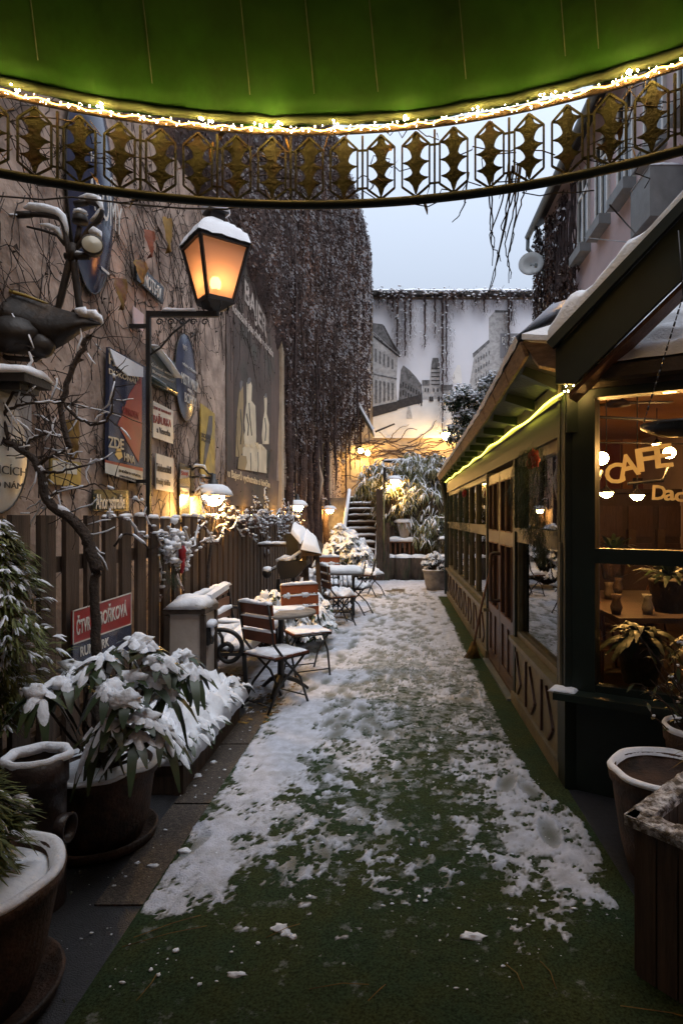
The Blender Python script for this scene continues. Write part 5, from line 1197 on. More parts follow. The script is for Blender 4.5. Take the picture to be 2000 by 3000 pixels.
# bamboo
def bamboo(label, base, tips, seed, nt=26, ll=.20, up=.8):
    t = thing('bamboo', label, 'bamboo', base, 'snow-bent bamboo at the end of the yard'); mc_, ml_, ms_ = MB(), MB(), MB(); r_ = random.Random(seed); b = V(base)
    for k, tp in enumerate(tips):
        tp = V(tp); b0 = b+V((r_.uniform(-.25, .25), r_.uniform(-.2, .2), 0)); top = V(((b0.x*.45+tp.x*.55), b0.y*.45+tp.y*.55, max(b0.z, tp.z)+up*r_.uniform(.1, .5)))
        pts = branch(mc_, [b0, b0*.6+top*.4+V((0, 0, .2)), top, tp], .014, .005, 5, .03, 5, k)
        m0 = len(pts)//4
        for i in range(nt):
            p = pts[min(len(pts)-1, m0+int((len(pts)-m0)*(i/nt)**.8))]
            c = p+V((r_.gauss(0, .10), r_.gauss(0, .10), r_.uniform(-.06, .08)))
            for q_ in range(5):
                a = r_.uniform(0, 2*PI); d = V((math.cos(a), math.sin(a)-.2, r_.uniform(-1.1, .1)))
                L = ll*r_.uniform(.7, 1.3); leaf(ml_, c, d, L, .030, .7, rows=2)
                if d.z > -.75 and r_.random() < .42: snowleaf(ms_, c+V((0, 0, .012)), d, L*.9, r_.uniform(.028, .045), .7, .016, rows=2, seed=i+q_)
    mc_.build('culms', 'bamb', t); ml_.build('leaves', 'bamb', t); ms_.build('snow', 'snow', t)
rb_ = random.Random(12)
def tips(x0, x1, y0, y1, n, Y0, Y1): return [P(rb_.uniform(x0, x1), rb_.uniform(y0, y1), rb_.uniform(Y0, Y1)) for _ in range(n)]
bamboo('bamboo bending over the top of the stairs with snowy tufts', (-.35, 16.9, 1.2), tips(824, 890, 1090, 1140, 17, 16.6, 17.6), 1)
bamboo('bamboo lit yellow by the lamp in its middle', (-.05, 16.5, .8), tips(872, 945, 1105, 1215, 32, 15.7, 16.8), 2)
bamboo('tall drooping bamboo on the terrace before the railing', (.7, 17.4, 2.0), tips(900, 1030, 1060, 1125, 46, 16.6, 17.8), 3, up=.5)
bamboo('broad drooping bamboo behind the log planters', (.6, 16.4, .7), tips(925, 1030, 1135, 1235, 52, 15.7, 16.7), 4)
bamboo('low bamboo hanging over the raised bed', (1.0, 16.0, .6), tips(955, 1040, 1195, 1265, 26, 15.5, 16.2), 5)
# tree on the terrace behind the conservatory roof
def leafy_tree(label, c, tr_, blobs, n, ls, seed):
    t = thing('evergreen_tree', label, 'tree', c); mt_, ml_, ms_ = MB(), MB(), MB(); r_ = random.Random(seed); c = V(c)
    for k, (p, rr) in enumerate(blobs):
        p = V(p); branch(mt_, [c, (c+p)/2+V((0, .05, .1)), p], tr_, .01, 6, .04, 4, k)
        for i in range(int(n*rr*rr*9)):
            d = V((r_.gauss(0, 1), r_.gauss(0, 1), r_.gauss(0, 1))).normalized(); q_ = p+d*rr*(.45+.6*r_.random())*(1+.4*nz(d.x*2, d.y*2, d.z*2+k))
            a = V((r_.uniform(-1, 1), r_.uniform(-1, 1), r_.uniform(-.8, .3)))
            leaf(ml_, q_, a, ls*r_.uniform(.7, 1.3), ls*.55, .4, rows=2)
            if d.z > -.15 and r_.random() < .34: ms_.blob(q_+V((0, 0, ls*.3)), (ls*r_.uniform(.4, .8), ls*r_.uniform(.4, .8), ls*.3), i, amp=.5, n=7, k=4)
    mt_.build('trunk', 'bark', t); ml_.build('crown', 'lleaf', t); ms_.build('snow', 'snow', t)
leafy_tree('bushy evergreen with snow clumps rising behind the conservatory roof', (1.9, 17.2, 2.2), .05,
    [(P(x, y, 17.2), r_) for x, y, r_ in ((1040, 925, .30), (1065, 915, .36), (1095, 930, .34), (1120, 890, .34), (1135, 875, .26), (1060, 960, .28), (1090, 965, .36), (1120, 930, .36), (1040, 985, .16), (1065, 1000, .22), (1145, 905, .28), (1035, 1010, .14), (1100, 1000, .3))], 520, .085, 5)
# ------------------------------------------------------------------ conservatory cafe on the right
CXW = 1.0
cs = thing('conservatory', 'dark green glazed cafe conservatory with brown double doors and a snowy roof', 'building', (2.5, 7, 0))
A = V((1.0, 3.6, 0)); dd = V((.857, -.515, 0)); nn = V((-.515, -.857, 0)); bkd = -nn      # corner, direction of the canted front, its outward normal
FW = Matrix((dd, V((0, 0, 1)), nn)).transposed()
LF = 1.7
def fpt(t, z, o=0.): return A+dd*t+nn*o+V((0, 0, z))
Yd0, Yd1, Ye = 5.28, 6.83, 12.4
# base panels with chevron mouldings
for (y0, y1) in ((3.72, Yd0), (Yd1, Ye)):
    q = MB().box((CXW+.04, (y0+y1)/2, .27), (.08, y1-y0, .54)); q.box((CXW-.012, (y0+y1)/2, .05), (.03, y1-y0, .10)); bpn = q.build('base_panel', 'olive', cs)
    n = max(2, round((y1-y0)/.62))
    for k in range(n):
        yc = y0+(y1-y0)*(k+.5)/n; mo = MB()
        mo.bar((CXW-.008, yc+.13, .46), (CXW-.008, yc-.06, .235), .022, .018, up=(1, 0, 0)); mo.bar((CXW-.008, yc-.06, .235), (CXW-.008, yc+.06, .13), .022, .018, up=(1, 0, 0))
        mo.build('chevron_moulding', 'doorw', bpn)
        if k < n-1: yb = y0+(y1-y0)*(k+1)/n; MB().bar((CXW-.008, yb, .12), (CXW-.008, yb, .47), .022, .018, up=(1, 0, 0)).build('upright_moulding', 'doorw', bpn)
    MB().box((CXW+.035, (y0+y1)/2, .56), (.17, y1-y0, .035)).build('sill', 'olivefr', cs)
# glazing of the side wall
def side_bay(y0, y1, mul):
    fr = MB()
    ys = [y0]+mul+[y1]
    for y in ys: fr.box((CXW+.05, y, 1.34), (.07, .055, 1.5))
    fr.box((CXW+.05, (y0+y1)/2, 1.435), (.085, y1-y0, .09)); fr.box((CXW+.02, (y0+y1)/2, 1.495), (.07, y1-y0, .03)); fr.box((CXW+.05, (y0+y1)/2, 2.06), (.075, y1-y0, .07)); fr.box((CXW+.05, (y0+y1)/2, .605), (.075, y1-y0, .05))
    f = fr.build('window_frame', 'olivefr', cs)
    for a, b in zip(ys[:-1], ys[1:]):
        for z0, z1 in ((.62, 1.39), (1.48, 2.03)):
            MB().box((CXW+.055, (a+b)/2, (z0+z1)/2), (.006, b-a-.05, z1-z0)).build('pane', 'glass', f)
side_bay(3.80, 5.20, []); side_bay(6.92, 12.32, [8.0, 8.75, 9.5, 10.4, 11.3])
# double door
for k in range(2):
    y0 = Yd0+.03+k*.76; y1 = y0+.74; d_ = MB()
    for y in (y0+.045, y1-.045): d_.box((CXW+.03, y, 1.04), (.05, .09, 2.0))
    ym = (y0+y1)/2; d_.box((CXW+.03, ym, 1.04), (.045, .05, 2.0))
    for z, h in ((.09, .14), (.62, .10), (1.40, .13), (2.0, .10)): d_.box((CXW+.03, ym, z), (.052, y1-y0, h))
    d_.box((CXW+.035, ym, .35), (.025, y1-y0, .46))
    do = d_.build('door', 'doorw', cs)
    for z0, z1 in ((.67, 1.335), (1.465, 1.95)):
        for a, b in ((y0+.09, ym-.025), (ym+.025, y1-.09)): MB().box((CXW+.03, (a+b)/2, (z0+z1)/2), (.006, b-a, z1-z0)).build('pane', 'glass', do)
    if k == 0:
        MB().tube(branch(MB(), [(CXW+.0, y1-.05, .78), (CXW-.07, y1-.05, .78), (CXW-.095, y1-.05, .84), (CXW-.095, y1-.05, 1.18), (CXW-.07, y1-.05, 1.24), (CXW, y1-.05, 1.24)], .01, .01, 4), .018, 8).build('handle', 'doorw', do)
    q = MB()
    for z0, z1 in ((.67, 1.335), (1.465, 1.95)):
        for a, b in ((y0+.09, ym-.025), (ym+.025, y1-.09)):
            for yy in (a, b): q.box((CXW-.0, yy, (z0+z1)/2), (.012, .012, z1-z0))
            for zz in (z0, z1): q.box((CXW-.0, (a+b)/2, zz), (.012, b-a-.013, .012))
    q.build('beading', 'wood', do)
MB().box((CXW+.02, (Yd0+Yd1)/2, .012), (.16, Yd1-Yd0, .024)).build('threshold', 'zinc', cs)
# posts
for y in (5.24, 6.88, 12.42): MB().box((CXW+.04, y, 1.1), (.10, .075, 2.2)).build('post', 'dkgreen', cs)
q = MB(); q.box(A+V((.06, .06, 1.2)), (.17, .17, 2.4)); q.box(A+V((-.005, .10, 1.5)), (.05, .06, 1.8)); q.box(fpt(.095, 1.5, -.04), (.13, .12, 1.85), FW @ Matrix.Rotation(-PI/2, 3, 'X')); q.build('corner_post', 'dkgreen', cs)
MB().box(A+V((-.034, .045, 1.0)), (.014, .022, .90)).build('pale_strip', 'olive', cs)
hd = MB(); hd.box((CXW+.05, 8.0, 2.24), (.14, 8.9, .29)); hd.build('header_beam', 'dkgreen', cs)
gl_ = MB(); gl_.box((CXW-.03, 8.0, 2.355), (.03, 8.7, .11)); gl_.build('light_batten', 'olivefr', cs)
# eaves, fascia boards and side roof
E = [V((.705, 3.45, 2.60)), V((.715, 5.1, 2.49)), V((.77, 8.6, 2.455)), V((.83, 12.7, 2.44))]
def epos(y):
    for a, b in zip(E[:-1], E[1:]):
        if y <= b.y: t = (y-a.y)/(b.y-a.y); return a.lerp(b, t)
    return E[-1].copy()
fb = MB(); y = 3.45; rfb = random.Random(8)
while y < 12.6:
    y2 = min(12.7, y+.55+rfb.uniform(-.03, .03)); a, b = epos(y), epos(y2-.012); o = V((rfb.uniform(-.004, .004), 0, 0))
    fb.prism([a+o, b+o, b+o+V((.03, 0, -.085)), a+o+V((.03, 0, -.085))], (-.022, 0, -.008)); y = y2
fb.build('fascia_boards', 'shingle', cs)
def hipy(y): return y+2.0*max(0., 1-(y-3.45)/5.0)
q = MB()
ys_ = [3.45, 4.2, 5.1, 6.5, 8.6, 10.5, 12.7]
for a, b in zip(ys_[:-1], ys_[1:]):
    p0, p1 = epos(a), epos(b); a2, b2 = hipy(a), hipy(b); q.prism([p0+V((.0, 0, .0)), p1, V((2.7, b2, p1.z+1.25)), V((2.7, a2, p0.z+1.25))], (0, 0, .04)); q.prism([V((2.7, a2, p0.z+1.25)), V((2.7, b2, p1.z+1.25)), V((4.2, b2, p1.z+1.2)), V((4.2, a2, p0.z+1.2))], (0, 0, .04))
    q.prism([p0+V((.035, 0, -.07)), p1+V((.035, 0, -.07)), V((1.1, b, 2.40)), V((1.1, a, 2.40))], (0, 0, .012))
q.build('side_roof', 'roofdark', cs)
y = 3.7
while y < 12.5:
    p = epos(y); MB().bar(p+V((.05, 0, -.09)), V((1.05, y, 2.36)), .06, .07).build('rafter_tail', 'dkgreen', cs); y += .62
ers = MB(); n = 150
sec = []
for i in range(n+1):
    y = 3.45+9.2*i/n; p = epos(y); th_ = .05*(1+.5*fbm(y*3, 0, 0, 3))
    sec.append([p+V((-.03+.012*nz(y*6), 0, -.004)), p+V((-.042+.015*nz(y*7, 3), 0, th_*.55)), p+V((.0, 0, th_*1.05+.01)), p+V((.16, 0, th_+.16)), V((p.x+.6, p.y+(hipy(y)-y)*.3, p.z+th_+.46)), V((p.x+1.6, p.y+(hipy(y)-y)*.8, p.z+th_+1.08))])
ers.add([p for s_ in sec for p in s_], [(i*6+j, (i+1)*6+j, (i+1)*6+j+1, i*6+j+1) for i in range(n) for j in range(5)], 0, True)
ers.build('roof_snow', 'snow', cs)
# boxed end of the eave facing the viewer
MB().prism([V((.70, 3.44, 2.59)), V((.90, 3.34, 2.55)), V((.93, 3.34, 2.40)), V((.79, 3.44, 2.46))], (.02, .08, .0)).build('eave_end', 'shingle', cs)
MB().prism([V((.69, 3.42, 2.60)), V((.89, 3.32, 2.56)), V((1.2, 3.5, 2.78)), V((.9, 3.9, 2.70))], (0, 0, .03)).build('corner_snow', 'snow', cs)
# gable verge over the front
E0 = V((.873, 3.35, 2.528)); sl_ = .89
def vpt(t, dz=0, o=0.): return E0+dd*t+V((0, 0, sl_*t+dz))+nn*o
TV = 1.75
MB().prism([vpt(0, 0, .05), vpt(TV, 0, .05), vpt(TV, 0, -.22), vpt(0, 0, -.22)], (0, 0, .045)).build('gable_roof', 'roofdark', cs)
MB().prism([vpt(0, -.01), vpt(TV, -.01), vpt(TV, -.33), vpt(.1, -.30), vpt(.0, -.20)], nn*.035).build('bargeboard', 'dkgreen', cs)
MB().prism([vpt(.06, -.30, -.01), vpt(TV, -.335, -.01), vpt(TV, -.36, -.01), vpt(.06, -.33, -.01)], bkd*.16).build('soffit_board', 'wood', cs)
gs = MB(); n = 60; sec = []
for i in range(n+1):
    t = -.03+TV*i/n; h = (.055+.05*sstep(.75, .1, t))*(1+1.0*fbm(t*7, 1, 0, 3)); w0 = .075+.014*nz(t*11)
    sec.append([vpt(t, .04, w0), vpt(t, .045+h*.6, w0+.012), vpt(t, .045+h, w0-.03), vpt(t, .045+h*1.25, .0-.05), vpt(t, .05+h*1.5, -.17), vpt(t, .03, -.24)])
gs.add([p for s_ in sec for p in s_], [(i*6+j, (i+1)*6+j, (i+1)*6+j+1, i*6+j+1) for i in range(n) for j in range(5)], 0, True)
gs.build('gable_snow', 'snow', cs)
q = MB(); q.bar(vpt(-.02, .02, .07), vpt(TV, .02, .07), .03, .05); q.bar(vpt(.1, .10, -.26), vpt(TV, .10, -.26), .03, .22); q.build('verge_trim', 'dkgreen', cs)
# canted front: panel, sill, transom, glass, gutter and pent roof
def fbox(t0, t1, z0, z1, o, th, mb): return mb.box(fpt((t0+t1)/2, (z0+z1)/2, o), (t1-t0, z1-z0, th), FW)
q = MB(); fbox(.0, LF, 0, .55, -.045, .09, q); q.build('front_panel', 'dkgreen', cs)
q = MB(); fbox(-.05, LF, .55, .59, .03, .22, q); fs2 = q.build('front_sill', 'dkgreen', cs); 
MB().pillow(fpt(-.01, .59, .05), .14, .1, .012, rot=-.54, seed=3, amp=.8).build('snow', 'snowf', fs2)
for z0, z1, o, th_ in ((1.335, 1.42, -.02, .09), (2.285, 2.38, -.02, .10), (.59, .63, -.03, .07)): q = MB(); fbox(.155, LF, z0, z1, o, th_, q); q.build('front_rail', 'dkgreen', cs)
for z0, z1 in ((.63, 1.335), (1.42, 2.285)):
    q = MB(); fbox(.155, LF, z0, z1, -.03, .006, q); q.build('shop_pane', 'glassf', cs)
q = MB(); q.bar(fpt(.12, 2.40, .10), fpt(LF, 2.40, .10), .10, .07); q.bar(fpt(.12, 2.36, .02), fpt(LF, 2.36, .02), .06, .05); q.build('gutter', 'rust', cs)
q = MB(); q.prism([fpt(.14, 2.42, .12), fpt(LF, 2.42, .12), fpt(LF, 3.25, -.95), fpt(.14, 3.25, -.95)], (0, 0, .03)); q.build('pent_roof', 'roofdark', cs)
ps2 = MB(); nu, nv = 70, 50; vs = []
for i in range(nu+1):
    for j in range(nv+1):
        t = .15+(LF-.15)*i/nu; v = j/nv; e = min(1, v*9)**.5
        vs.append(fpt(t, 2.45+.83*v+.05*e*(1+1.0*fbm(t*9, v*16, 0, 3)+.5*math.sin(v*46)*(.6+nz(t*5, v*9))), .15-1.08*v+.02*nz(t*8, v*3)))
ps2.add(vs, [(i*(nv+1)+j, (i+1)*(nv+1)+j, (i+1)*(nv+1)+j+1, i*(nv+1)+j+1) for i in range(nu) for j in range(nv)], 0, True)
ps2.build('pent_snow', 'snow', cs)
# gold lettering on the shop pane
def ftext(s, t, z, w_, h_, name, sh_=0, tilt=0.):
    text(s, fpt(t, z, -.022), w_, h_, 'vinyl', cs, FW @ Matrix.Rotation(tilt, 3, 'Z'), name, shear=sh_, bold=.025)
for s_, x, y, w_, h_, tl in (('C', 1409, 1087, 38, 42, .15), ('A', 1440, 1068, 42, 46, .2), ('F', 1482, 1054, 38, 48, .12), ('E', 1522, 1046, 34, 48, .08), ('D', 1512, 1131, 26, 30, -.05), ('a', 1536, 1137, 22, 22, 0), ('c', 1560, 1141, 20, 20, 0)):
    k = (x-CX)/F; t = (k*3.6-1.0)/(.857+.515*k); p = fpt(t, 0); z = EH-(y-CY)/F*p.y
    ftext(s_, t, z, w_*p.y/F*1.15, h_*p.y/F*1.15, 'shop_lettering', tilt=tl)
# far end downpipe
MB().tube([P(1009, 1098, 12.6)+V((.03, 0, 0)), P(1018, 1112, 12.6), P(1024, 1150, 12.6), P(1026, 1180, 12.6), P(1026, 1364, 12.6)], .055, 10).build('downpipe', 'dkgreen', cs)
# interior
ib = MB(); ib.prism([(1.1, 10.55, 0), (6.2, 10.55, 0), (6.2, 10.55, 3.0), (2.1, 10.55, 3.0), (1.12, 10.55, 2.34)], (0, .1, 0)); ib.box((6.2, 7, 1.5), (.1, 7.2, 3.0)); ib.build('inner_wall', 'inwall', cs)
MB().box((3.5, 7.2, .03), (5.0, 6.8, .04)).build('inner_floor', 'indark', cs)
MB().box((4.15, 7.5, 2.97), (4.1, 6.2, .05)).prism([(1.1, 4.6, 2.36), (2.1, 4.6, 2.94), (2.1, 10.5, 2.94), (1.1, 10.5, 2.36)], (0, 0, .02)).build('inner_ceiling', 'inwall', cs)
ip = MB(); ip.box((3.25, 10.5, 2.35), (1.1, .06, 1.1)); ip.build('red_panel', 'inred', cs)
MB().box((3.9, 10.5, 1.9), (.12, .1, 2.2)).box((4.6, 10.5, 1.9), (.12, .1, 2.2)).build('inner_columns', 'inwall', cs)
q = MB(); q.box((3.2, 8.6, .55), (2.2, .6, 1.1)); q.box((3.2, 8.6, 1.12), (2.3, .7, .05))
for k in range(5): q.box((2.4+.4*k, 8.4, 1.28), (.1, .1, .3))
q.build('counter', 'indark', cs)
def ilamp(name, label, p, kind):
    t = thing(name, label, 'lamp', p); p = V(p)
    if kind == 'globe':
        MB().blob(p, .042, 1, amp=0, n=14, k=10).build('globe', 'ibulb', t); MB().tube([p+V((.0, 0, -.08)), p+V((-.05, 0, -.2)), p+V((-.3, 0, -.22))], .014, 6).build('arm', 'iron', t)
    else:
        MB().lathe([(.058, .02), (.05, .003), (.03, -.018), (0, -.026)], p, 16).build('bowl', 'ibulb', t); MB().lathe([(.062, .022), (.03, .05), (.006, .08), (.006, .9)], p, 12, cap=False).build('shade', 'iron', t)
ilamp('globe_lamp', 'bright globe lamp inside the cafe next to the corner post', P(1382, 1053, 4.0), 'globe')
ilamp('bowl_lamp', 'small glowing bowl lamp inside the cafe nearest the corner post', P(1392, 1137, 5.2), 'bowl')
ilamp('bowl_lamp', 'small glowing bowl lamp inside the cafe below the letter F', P(1463, 1143, 5.2), 'bowl')
ilamp('globe_lamp', 'small flame-coloured lamp inside the cafe behind the letter E', P(1537, 1040, 4.4), 'globe')
ilamp('bowl_lamp', 'hanging bowl lamp inside the cafe at the right, behind the letters F and E', P(1508, 1022, 7.5), 'bowl')
fan = thing('ceiling_fan', 'dark ceiling fan inside the cafe', 'fan', P(1425, 922, 6.5)); p = P(1418, 925, 6.5)
q = MB(); q.lathe([(.02, .3), (.03, .06), (.12, .0), (.13, -.03), (0, -.05)], p, 14)
for a in (.1, 2.2, 4.3): q.bar(p, p+V((.6*math.cos(a), .6*math.sin(a), .02)), .10, .012)
q.build('blades', 'indark', fan)
# pictures, cabinet and chairs in the cafe
for k, (x, z, w_, h_) in enumerate(((2.75, 1.75, .35, .45), (3.25, 1.7, .3, .3), (4.25, 2.0, .4, .55), (5.0, 1.9, .35, .4))):
    t = thing('wall_picture', ('small framed picture on the cafe wall nearest the corner post', 'square framed picture on the cafe wall beside the columns', 'tall framed picture between the two cafe wall columns', 'framed picture on the cafe wall at the far side')[k], 'picture', (x, 10.45, z))
    MB().box((x, 10.52, z), (w_, .05, h_)).build('frame', 'indark', t); MB().box((x, 10.49, z), (w_-.08, .012, h_-.08)).build('print', ('pr2', 'yellow', 'inred', 'pr3')[k], t)
tc_ = thing('tall_cabinet', 'tall dark cabinet in the cafe behind the lettering', 'cabinet', (3.45, 9.3, 0)); q = MB(); q.box((3.6, 9.3, .98), (1.5, .4, 1.96)); q.box((3.6, 9.28, 1.99), (1.6, .5, .06)); q.build('body', 'indark', tc_)
q = MB()
for k in range(3):
    for j in range(3): q.box((3.15+.45*j, 9.085, .42+.56*k), (.36, .02, .46))
q.build('door', 'doorw', tc_)
for k, (x, y, a) in enumerate(((1.75, 5.3, .3), (2.0, 6.3, 2.4), (2.75, 5.2, 3.0), (2.6, 6.5, -1.2))):
    t = thing('cafe_chair', ('dark round-backed cafe chair nearest the corner post', 'dark round-backed cafe chair behind the table with vases', 'dark round-backed cafe chair at the right of the table', 'dark round-backed cafe chair before the counter')[k], 'chair', (0, 0, 0), 'cafe chairs inside the window')
    MB().lathe([(.0, .44), (.2, .445), (.21, .46), (.0, .47)], (0, 0, 0), 16).build('seat', 'wood', t)
    for sx in (-1, 1):
        MB().tube([(sx*.15, -.14, .45), (sx*.18, -.19, 0)], .014, 6).build('leg', 'wood', t); MB().tube([(sx*.15, .16, .45), (sx*.18, .22, 0)], .014, 6).build('leg', 'wood', t)
    MB().tube([(.17*math.cos(i*PI/10), .17+.06*math.sin(i*PI/10), .46+.46*math.sin(i*PI/10)**.6) for i in range(11)], .015, 6).tube([(.10*math.cos(i*PI/8), .18+.05*math.sin(i*PI/8), .47+.33*math.sin(i*PI/8)**.6) for i in range(9)], .010, 6).build('backrest', 'wood', t)
    t.location = (x, y, .03); t.rotation_euler = (0, 0, a)
rod = tag(MB().tube([P(1366, 957, 4.6), P(1600, 970, 4.6)], .012, 6).tube([P(1366, 1016, 4.7), P(1600, 1020, 4.7)], .006, 6).build('curtain_rod', 'iron'), 'thin dark rod crossing the cafe window inside', 'rod')
# cafe table, plants and clutter inside seen as dark shapes
rc = random.Random(14)
def palm(label, base, n, L, seed, mt='lleaf', dr=.5):
    t = thing('potted_plant', label, 'plant', base); q = MB(); r_ = random.Random(seed); b = V(base)
    MB().lathe([(.10, 0), (.14, .22), (.15, .24), (0, .22)], b, 16).build('pot', 'pot', t)
    for k in range(n):
        a = r_.uniform(0, 2*PI); e = r_.uniform(.3, 1.3); leaf(q, b+V((0, 0, .24)), (math.cos(a)*math.cos(e), math.sin(a)*math.cos(e), math.sin(e)), L*r_.uniform(.6, 1.1), .045, dr, rows=4)
    q.build('leaves', mt, t)
palm('palm on the cafe window ledge beside the counter lamps', (2.25, 6.4, .95), 46, .5, 1); palm('spiky plant inside the cafe below the gold lettering', (2.35, 5.4, .85), 40, .42, 2); palm('dark plant inside the cafe window at the picture edge', (2.0, 4.5, .9), 40, .4, 3)
for k, t_ in enumerate((.35, .75, 1.15)): palm(('leafy dark plant inside the lower shop pane next to the corner post', 'leafy dark plant in the middle of the lower shop pane', 'leafy dark plant at the far side of the lower shop pane')[k], fpt(t_, .60, -.32), 95, .36, 30+k, 'rleaf', .7)
it = thing('cafe_table', 'dark cafe table inside the window', 'table', (2.3, 5.6, 0)); q = MB(); q.box((2.3, 5.6, .80), (1.2, 1.8, .04)); q.tube([(2.3, 5.6, 0), (2.3, 5.6, .78)], .05, 8); q.build('tabletop', 'indark', it)
for k in range(7):
    a = V((1.75+.25*(k % 4), 4.9+.45*(k//2), .82)); t = tag(MB().lathe([(.035, 0), (.05, .06), (.03, .12), (.045, .16), (0, .16)], a, 10).build('vase', ('pot', 'stone', 'rust')[k % 3]), 'small vase on the cafe table inside the window', 'vase', 'vases on the cafe table')
# twigs standing in the lower window
dt = thing('window_shrub', 'tangled bare shrub with a few snowy twigs before the lower shop window', 'shrub', (1.6, 3.1, 0)); q, q2, q3 = MB(), MB(), MB()
old = rnd; rnd = random.Random(77)
for k in range(46):
    b = V((1.52+U(-.06, .12), 3.02+U(-.05, .05), .42)); e = b+V((U(-.35, .15), U(-.12, .1), U(.12, .62)))
    pts = branch(q, [b, (b+e)/2+V((U(-.06, .06), 0, U(0, .12))), e], .005, .0018, 4, .02, 4, k)
    for p in pts[3::2]:
        leaf(q2, p, (U(-1, 1), U(-1, 1), U(-.6, .4)), U(.025, .06), .022, .4, rows=2)
        if rnd.random() < .13: q3.blob(p+V((0, 0, .008)), (U(.008, .02), U(.008, .016), .007), k, n=6, k=4)
rnd = old
q.build('twigs', 'bark', dt); q2.build('leaves', 'rleaf', dt); q3.build('snow', 'snowf', dt)
# LED strips
ls = thing('led_strip', 'yellow-green LED strip glowing under the conservatory eaves', 'light strip', (CXW-.06, 8, 2.3))
pts = [V((CXW-.062, 3.50+.22*i, 2.31+.012*math.sin(i*1.1)+(.012 if 8 < i < 14 else 0))) for i in range(41)]
MB().tube(pts, .007, 6).build('strip', 'ledg', ls)
q = MB()
for k in range(6): q.blob((CXW-.06+.02*k, 3.46-.008*k, 2.315), .005, k, amp=0, n=6, k=4)
for k in range(3): q.blob((CXW-.05+.04*k, 3.46-.01*k, 2.345), .004, k, amp=0, n=6, k=4)
q.build('end_beads', 'led', ls)
# fir swags and wreath on the windows
def swag(label, c, w_, h_, n, seed, red=True):
    t = thing('fir_garland', label, 'garland', c); q, q2 = MB(), MB(); r_ = random.Random(seed); c = V(c)
    for k in range(n):
        u = r_.random(); z = -h_*u; ww = w_*(math.sin(PI*min(1, u*.85+.15))**.6); p = c+V((-.01-.20*r_.random()*(math.sin(PI*min(1, u*.8+.2))), ww*r_.gauss(0, .42)-.12*(u-.3), z))
        leaf(q, p, (r_.uniform(-1, .4), r_.uniform(-1, 1), r_.uniform(-1.4, .2)), r_.uniform(.04, .09), .007, .2, rows=1)
    q.build('greenery', 'fir', t)
    if red:
        for k in range(5): q2.blob(c+V((-.07, r_.uniform(-.09, .09), -.03-.10*r_.random())), (.03, .05, .04), k, amp=.6, n=8, k=6)
        q2.build('ribbon', 'red', t)
swag('big fir garland with a red ribbon on the window next to the corner post', (CXW-.03, 4.08, 2.07), .40, .74, 4200, 1)
swag('fir garland with a red bow hanging left of the doors', (CXW-.03, 8.3, 2.02), .34, .75, 1600, 2); swag('reddish fir garland on the farthest conservatory window', (CXW-.03, 10.0, 2.0), .42, .75, 1400, 3, False)
# broom
br = thing('broom', 'birch broom leaning against the conservatory door frame', 'broom', (.84, 6.85, 0))
MB().tube([(.845, 6.85, .16), (.90, 6.6, .65), (.965, 6.25, 1.16)], .013, 8).build('handle', 'wood', br)
q = MB(); rq = random.Random(2)
for k in range(140):
    a = rq.uniform(0, 2*PI); r_ = rq.random()**.5; q.tube([(.845+.025*r_*math.cos(a), 6.85+.02*r_*math.sin(a), .2), (.84+.06*r_*math.cos(a), 6.86+.03*r_*math.sin(a), .09), (.83+.10*r_*math.cos(a), 6.87+.045*r_*math.sin(a), .012)], .0022, 3)
q.build('bristles', 'dryleaf', br)
# hanging bowl in front of the shop pane
hb2 = thing('hanging_bowl', 'dark hanging bowl on chains in front of the shop window', 'hanging planter', (1.36, 2.92, 2.0)); c = V((1.335, 2.86, 2.02))
MB().lathe([(.02, -.04), (.12, -.03), (.185, .0), (.19, .018), (.17, .012), (0, -.01)], c, 28).build('bowl', 'iron', hb2)
q = MB()
for k in range(3):
    a = k*2.1+.6; b = c+V((.18*math.cos(a), .18*math.sin(a), .01)); tp = c+V((.0, 0, .62))
    for i in range(22):
        p = b.lerp(tp, i/22); q.tube([p, b.lerp(tp, (i+.8)/22)], .005 if i % 2 else .003, 4)
q.tube([c+V((0, 0, .62)), c+V((0, .05, .95))], .004, 4); q.build('chains', 'iron', hb2)
q = MB()
for k in range(70): a = rc.uniform(0, 2*PI); r_ = rc.uniform(.02, .16); leaf(q, c+V((r_*math.cos(a), r_*math.sin(a), .01)), (math.cos(a), math.sin(a), rc.uniform(.2, 1.2)), rc.uniform(.04, .09), .02, .6, rows=2)
q.build('plants', 'rleaf', hb2)
# ------------------------------------------------------------------ pots and planter at the right front
pot('flower_pot', 'big stone-brown pot with a snowy rim under the shop window', (1.20, 2.74, 0), .235, .47, 'pot', False, .4, seed=13)
pot('flower_pot', 'smaller brown pot behind the big pot at the picture edge', (1.50, 3.02, 0), .17, .56, 'pot', False, .4, seed=15, taper=.75)
grs = thing('grass_tuft', 'tuft of pale dry grass in the pots at the right edge', 'plant', (1.45, 2.75, .45)); q = MB(); rg = random.Random(3)
for k in range(60): a = rg.uniform(0, 2*PI); leaf(q, (1.47, 2.8, .47), (math.cos(a)*.9, math.sin(a)*.6, rg.uniform(.1, 1)), rg.uniform(.15, .32), .006, .6, rows=4)
q.build('blades', 'dryleaf', grs)
wp = thing('wooden_planter', 'tall dark slatted planter box with a frosty rim at the lower right', 'planter', (.837, 2.13, 0)); c0 = V((.837, 2.13, 0)); da, db = V((.72, .69, 0)), V((.62, -.785, 0))
q = MB(); HB = .53
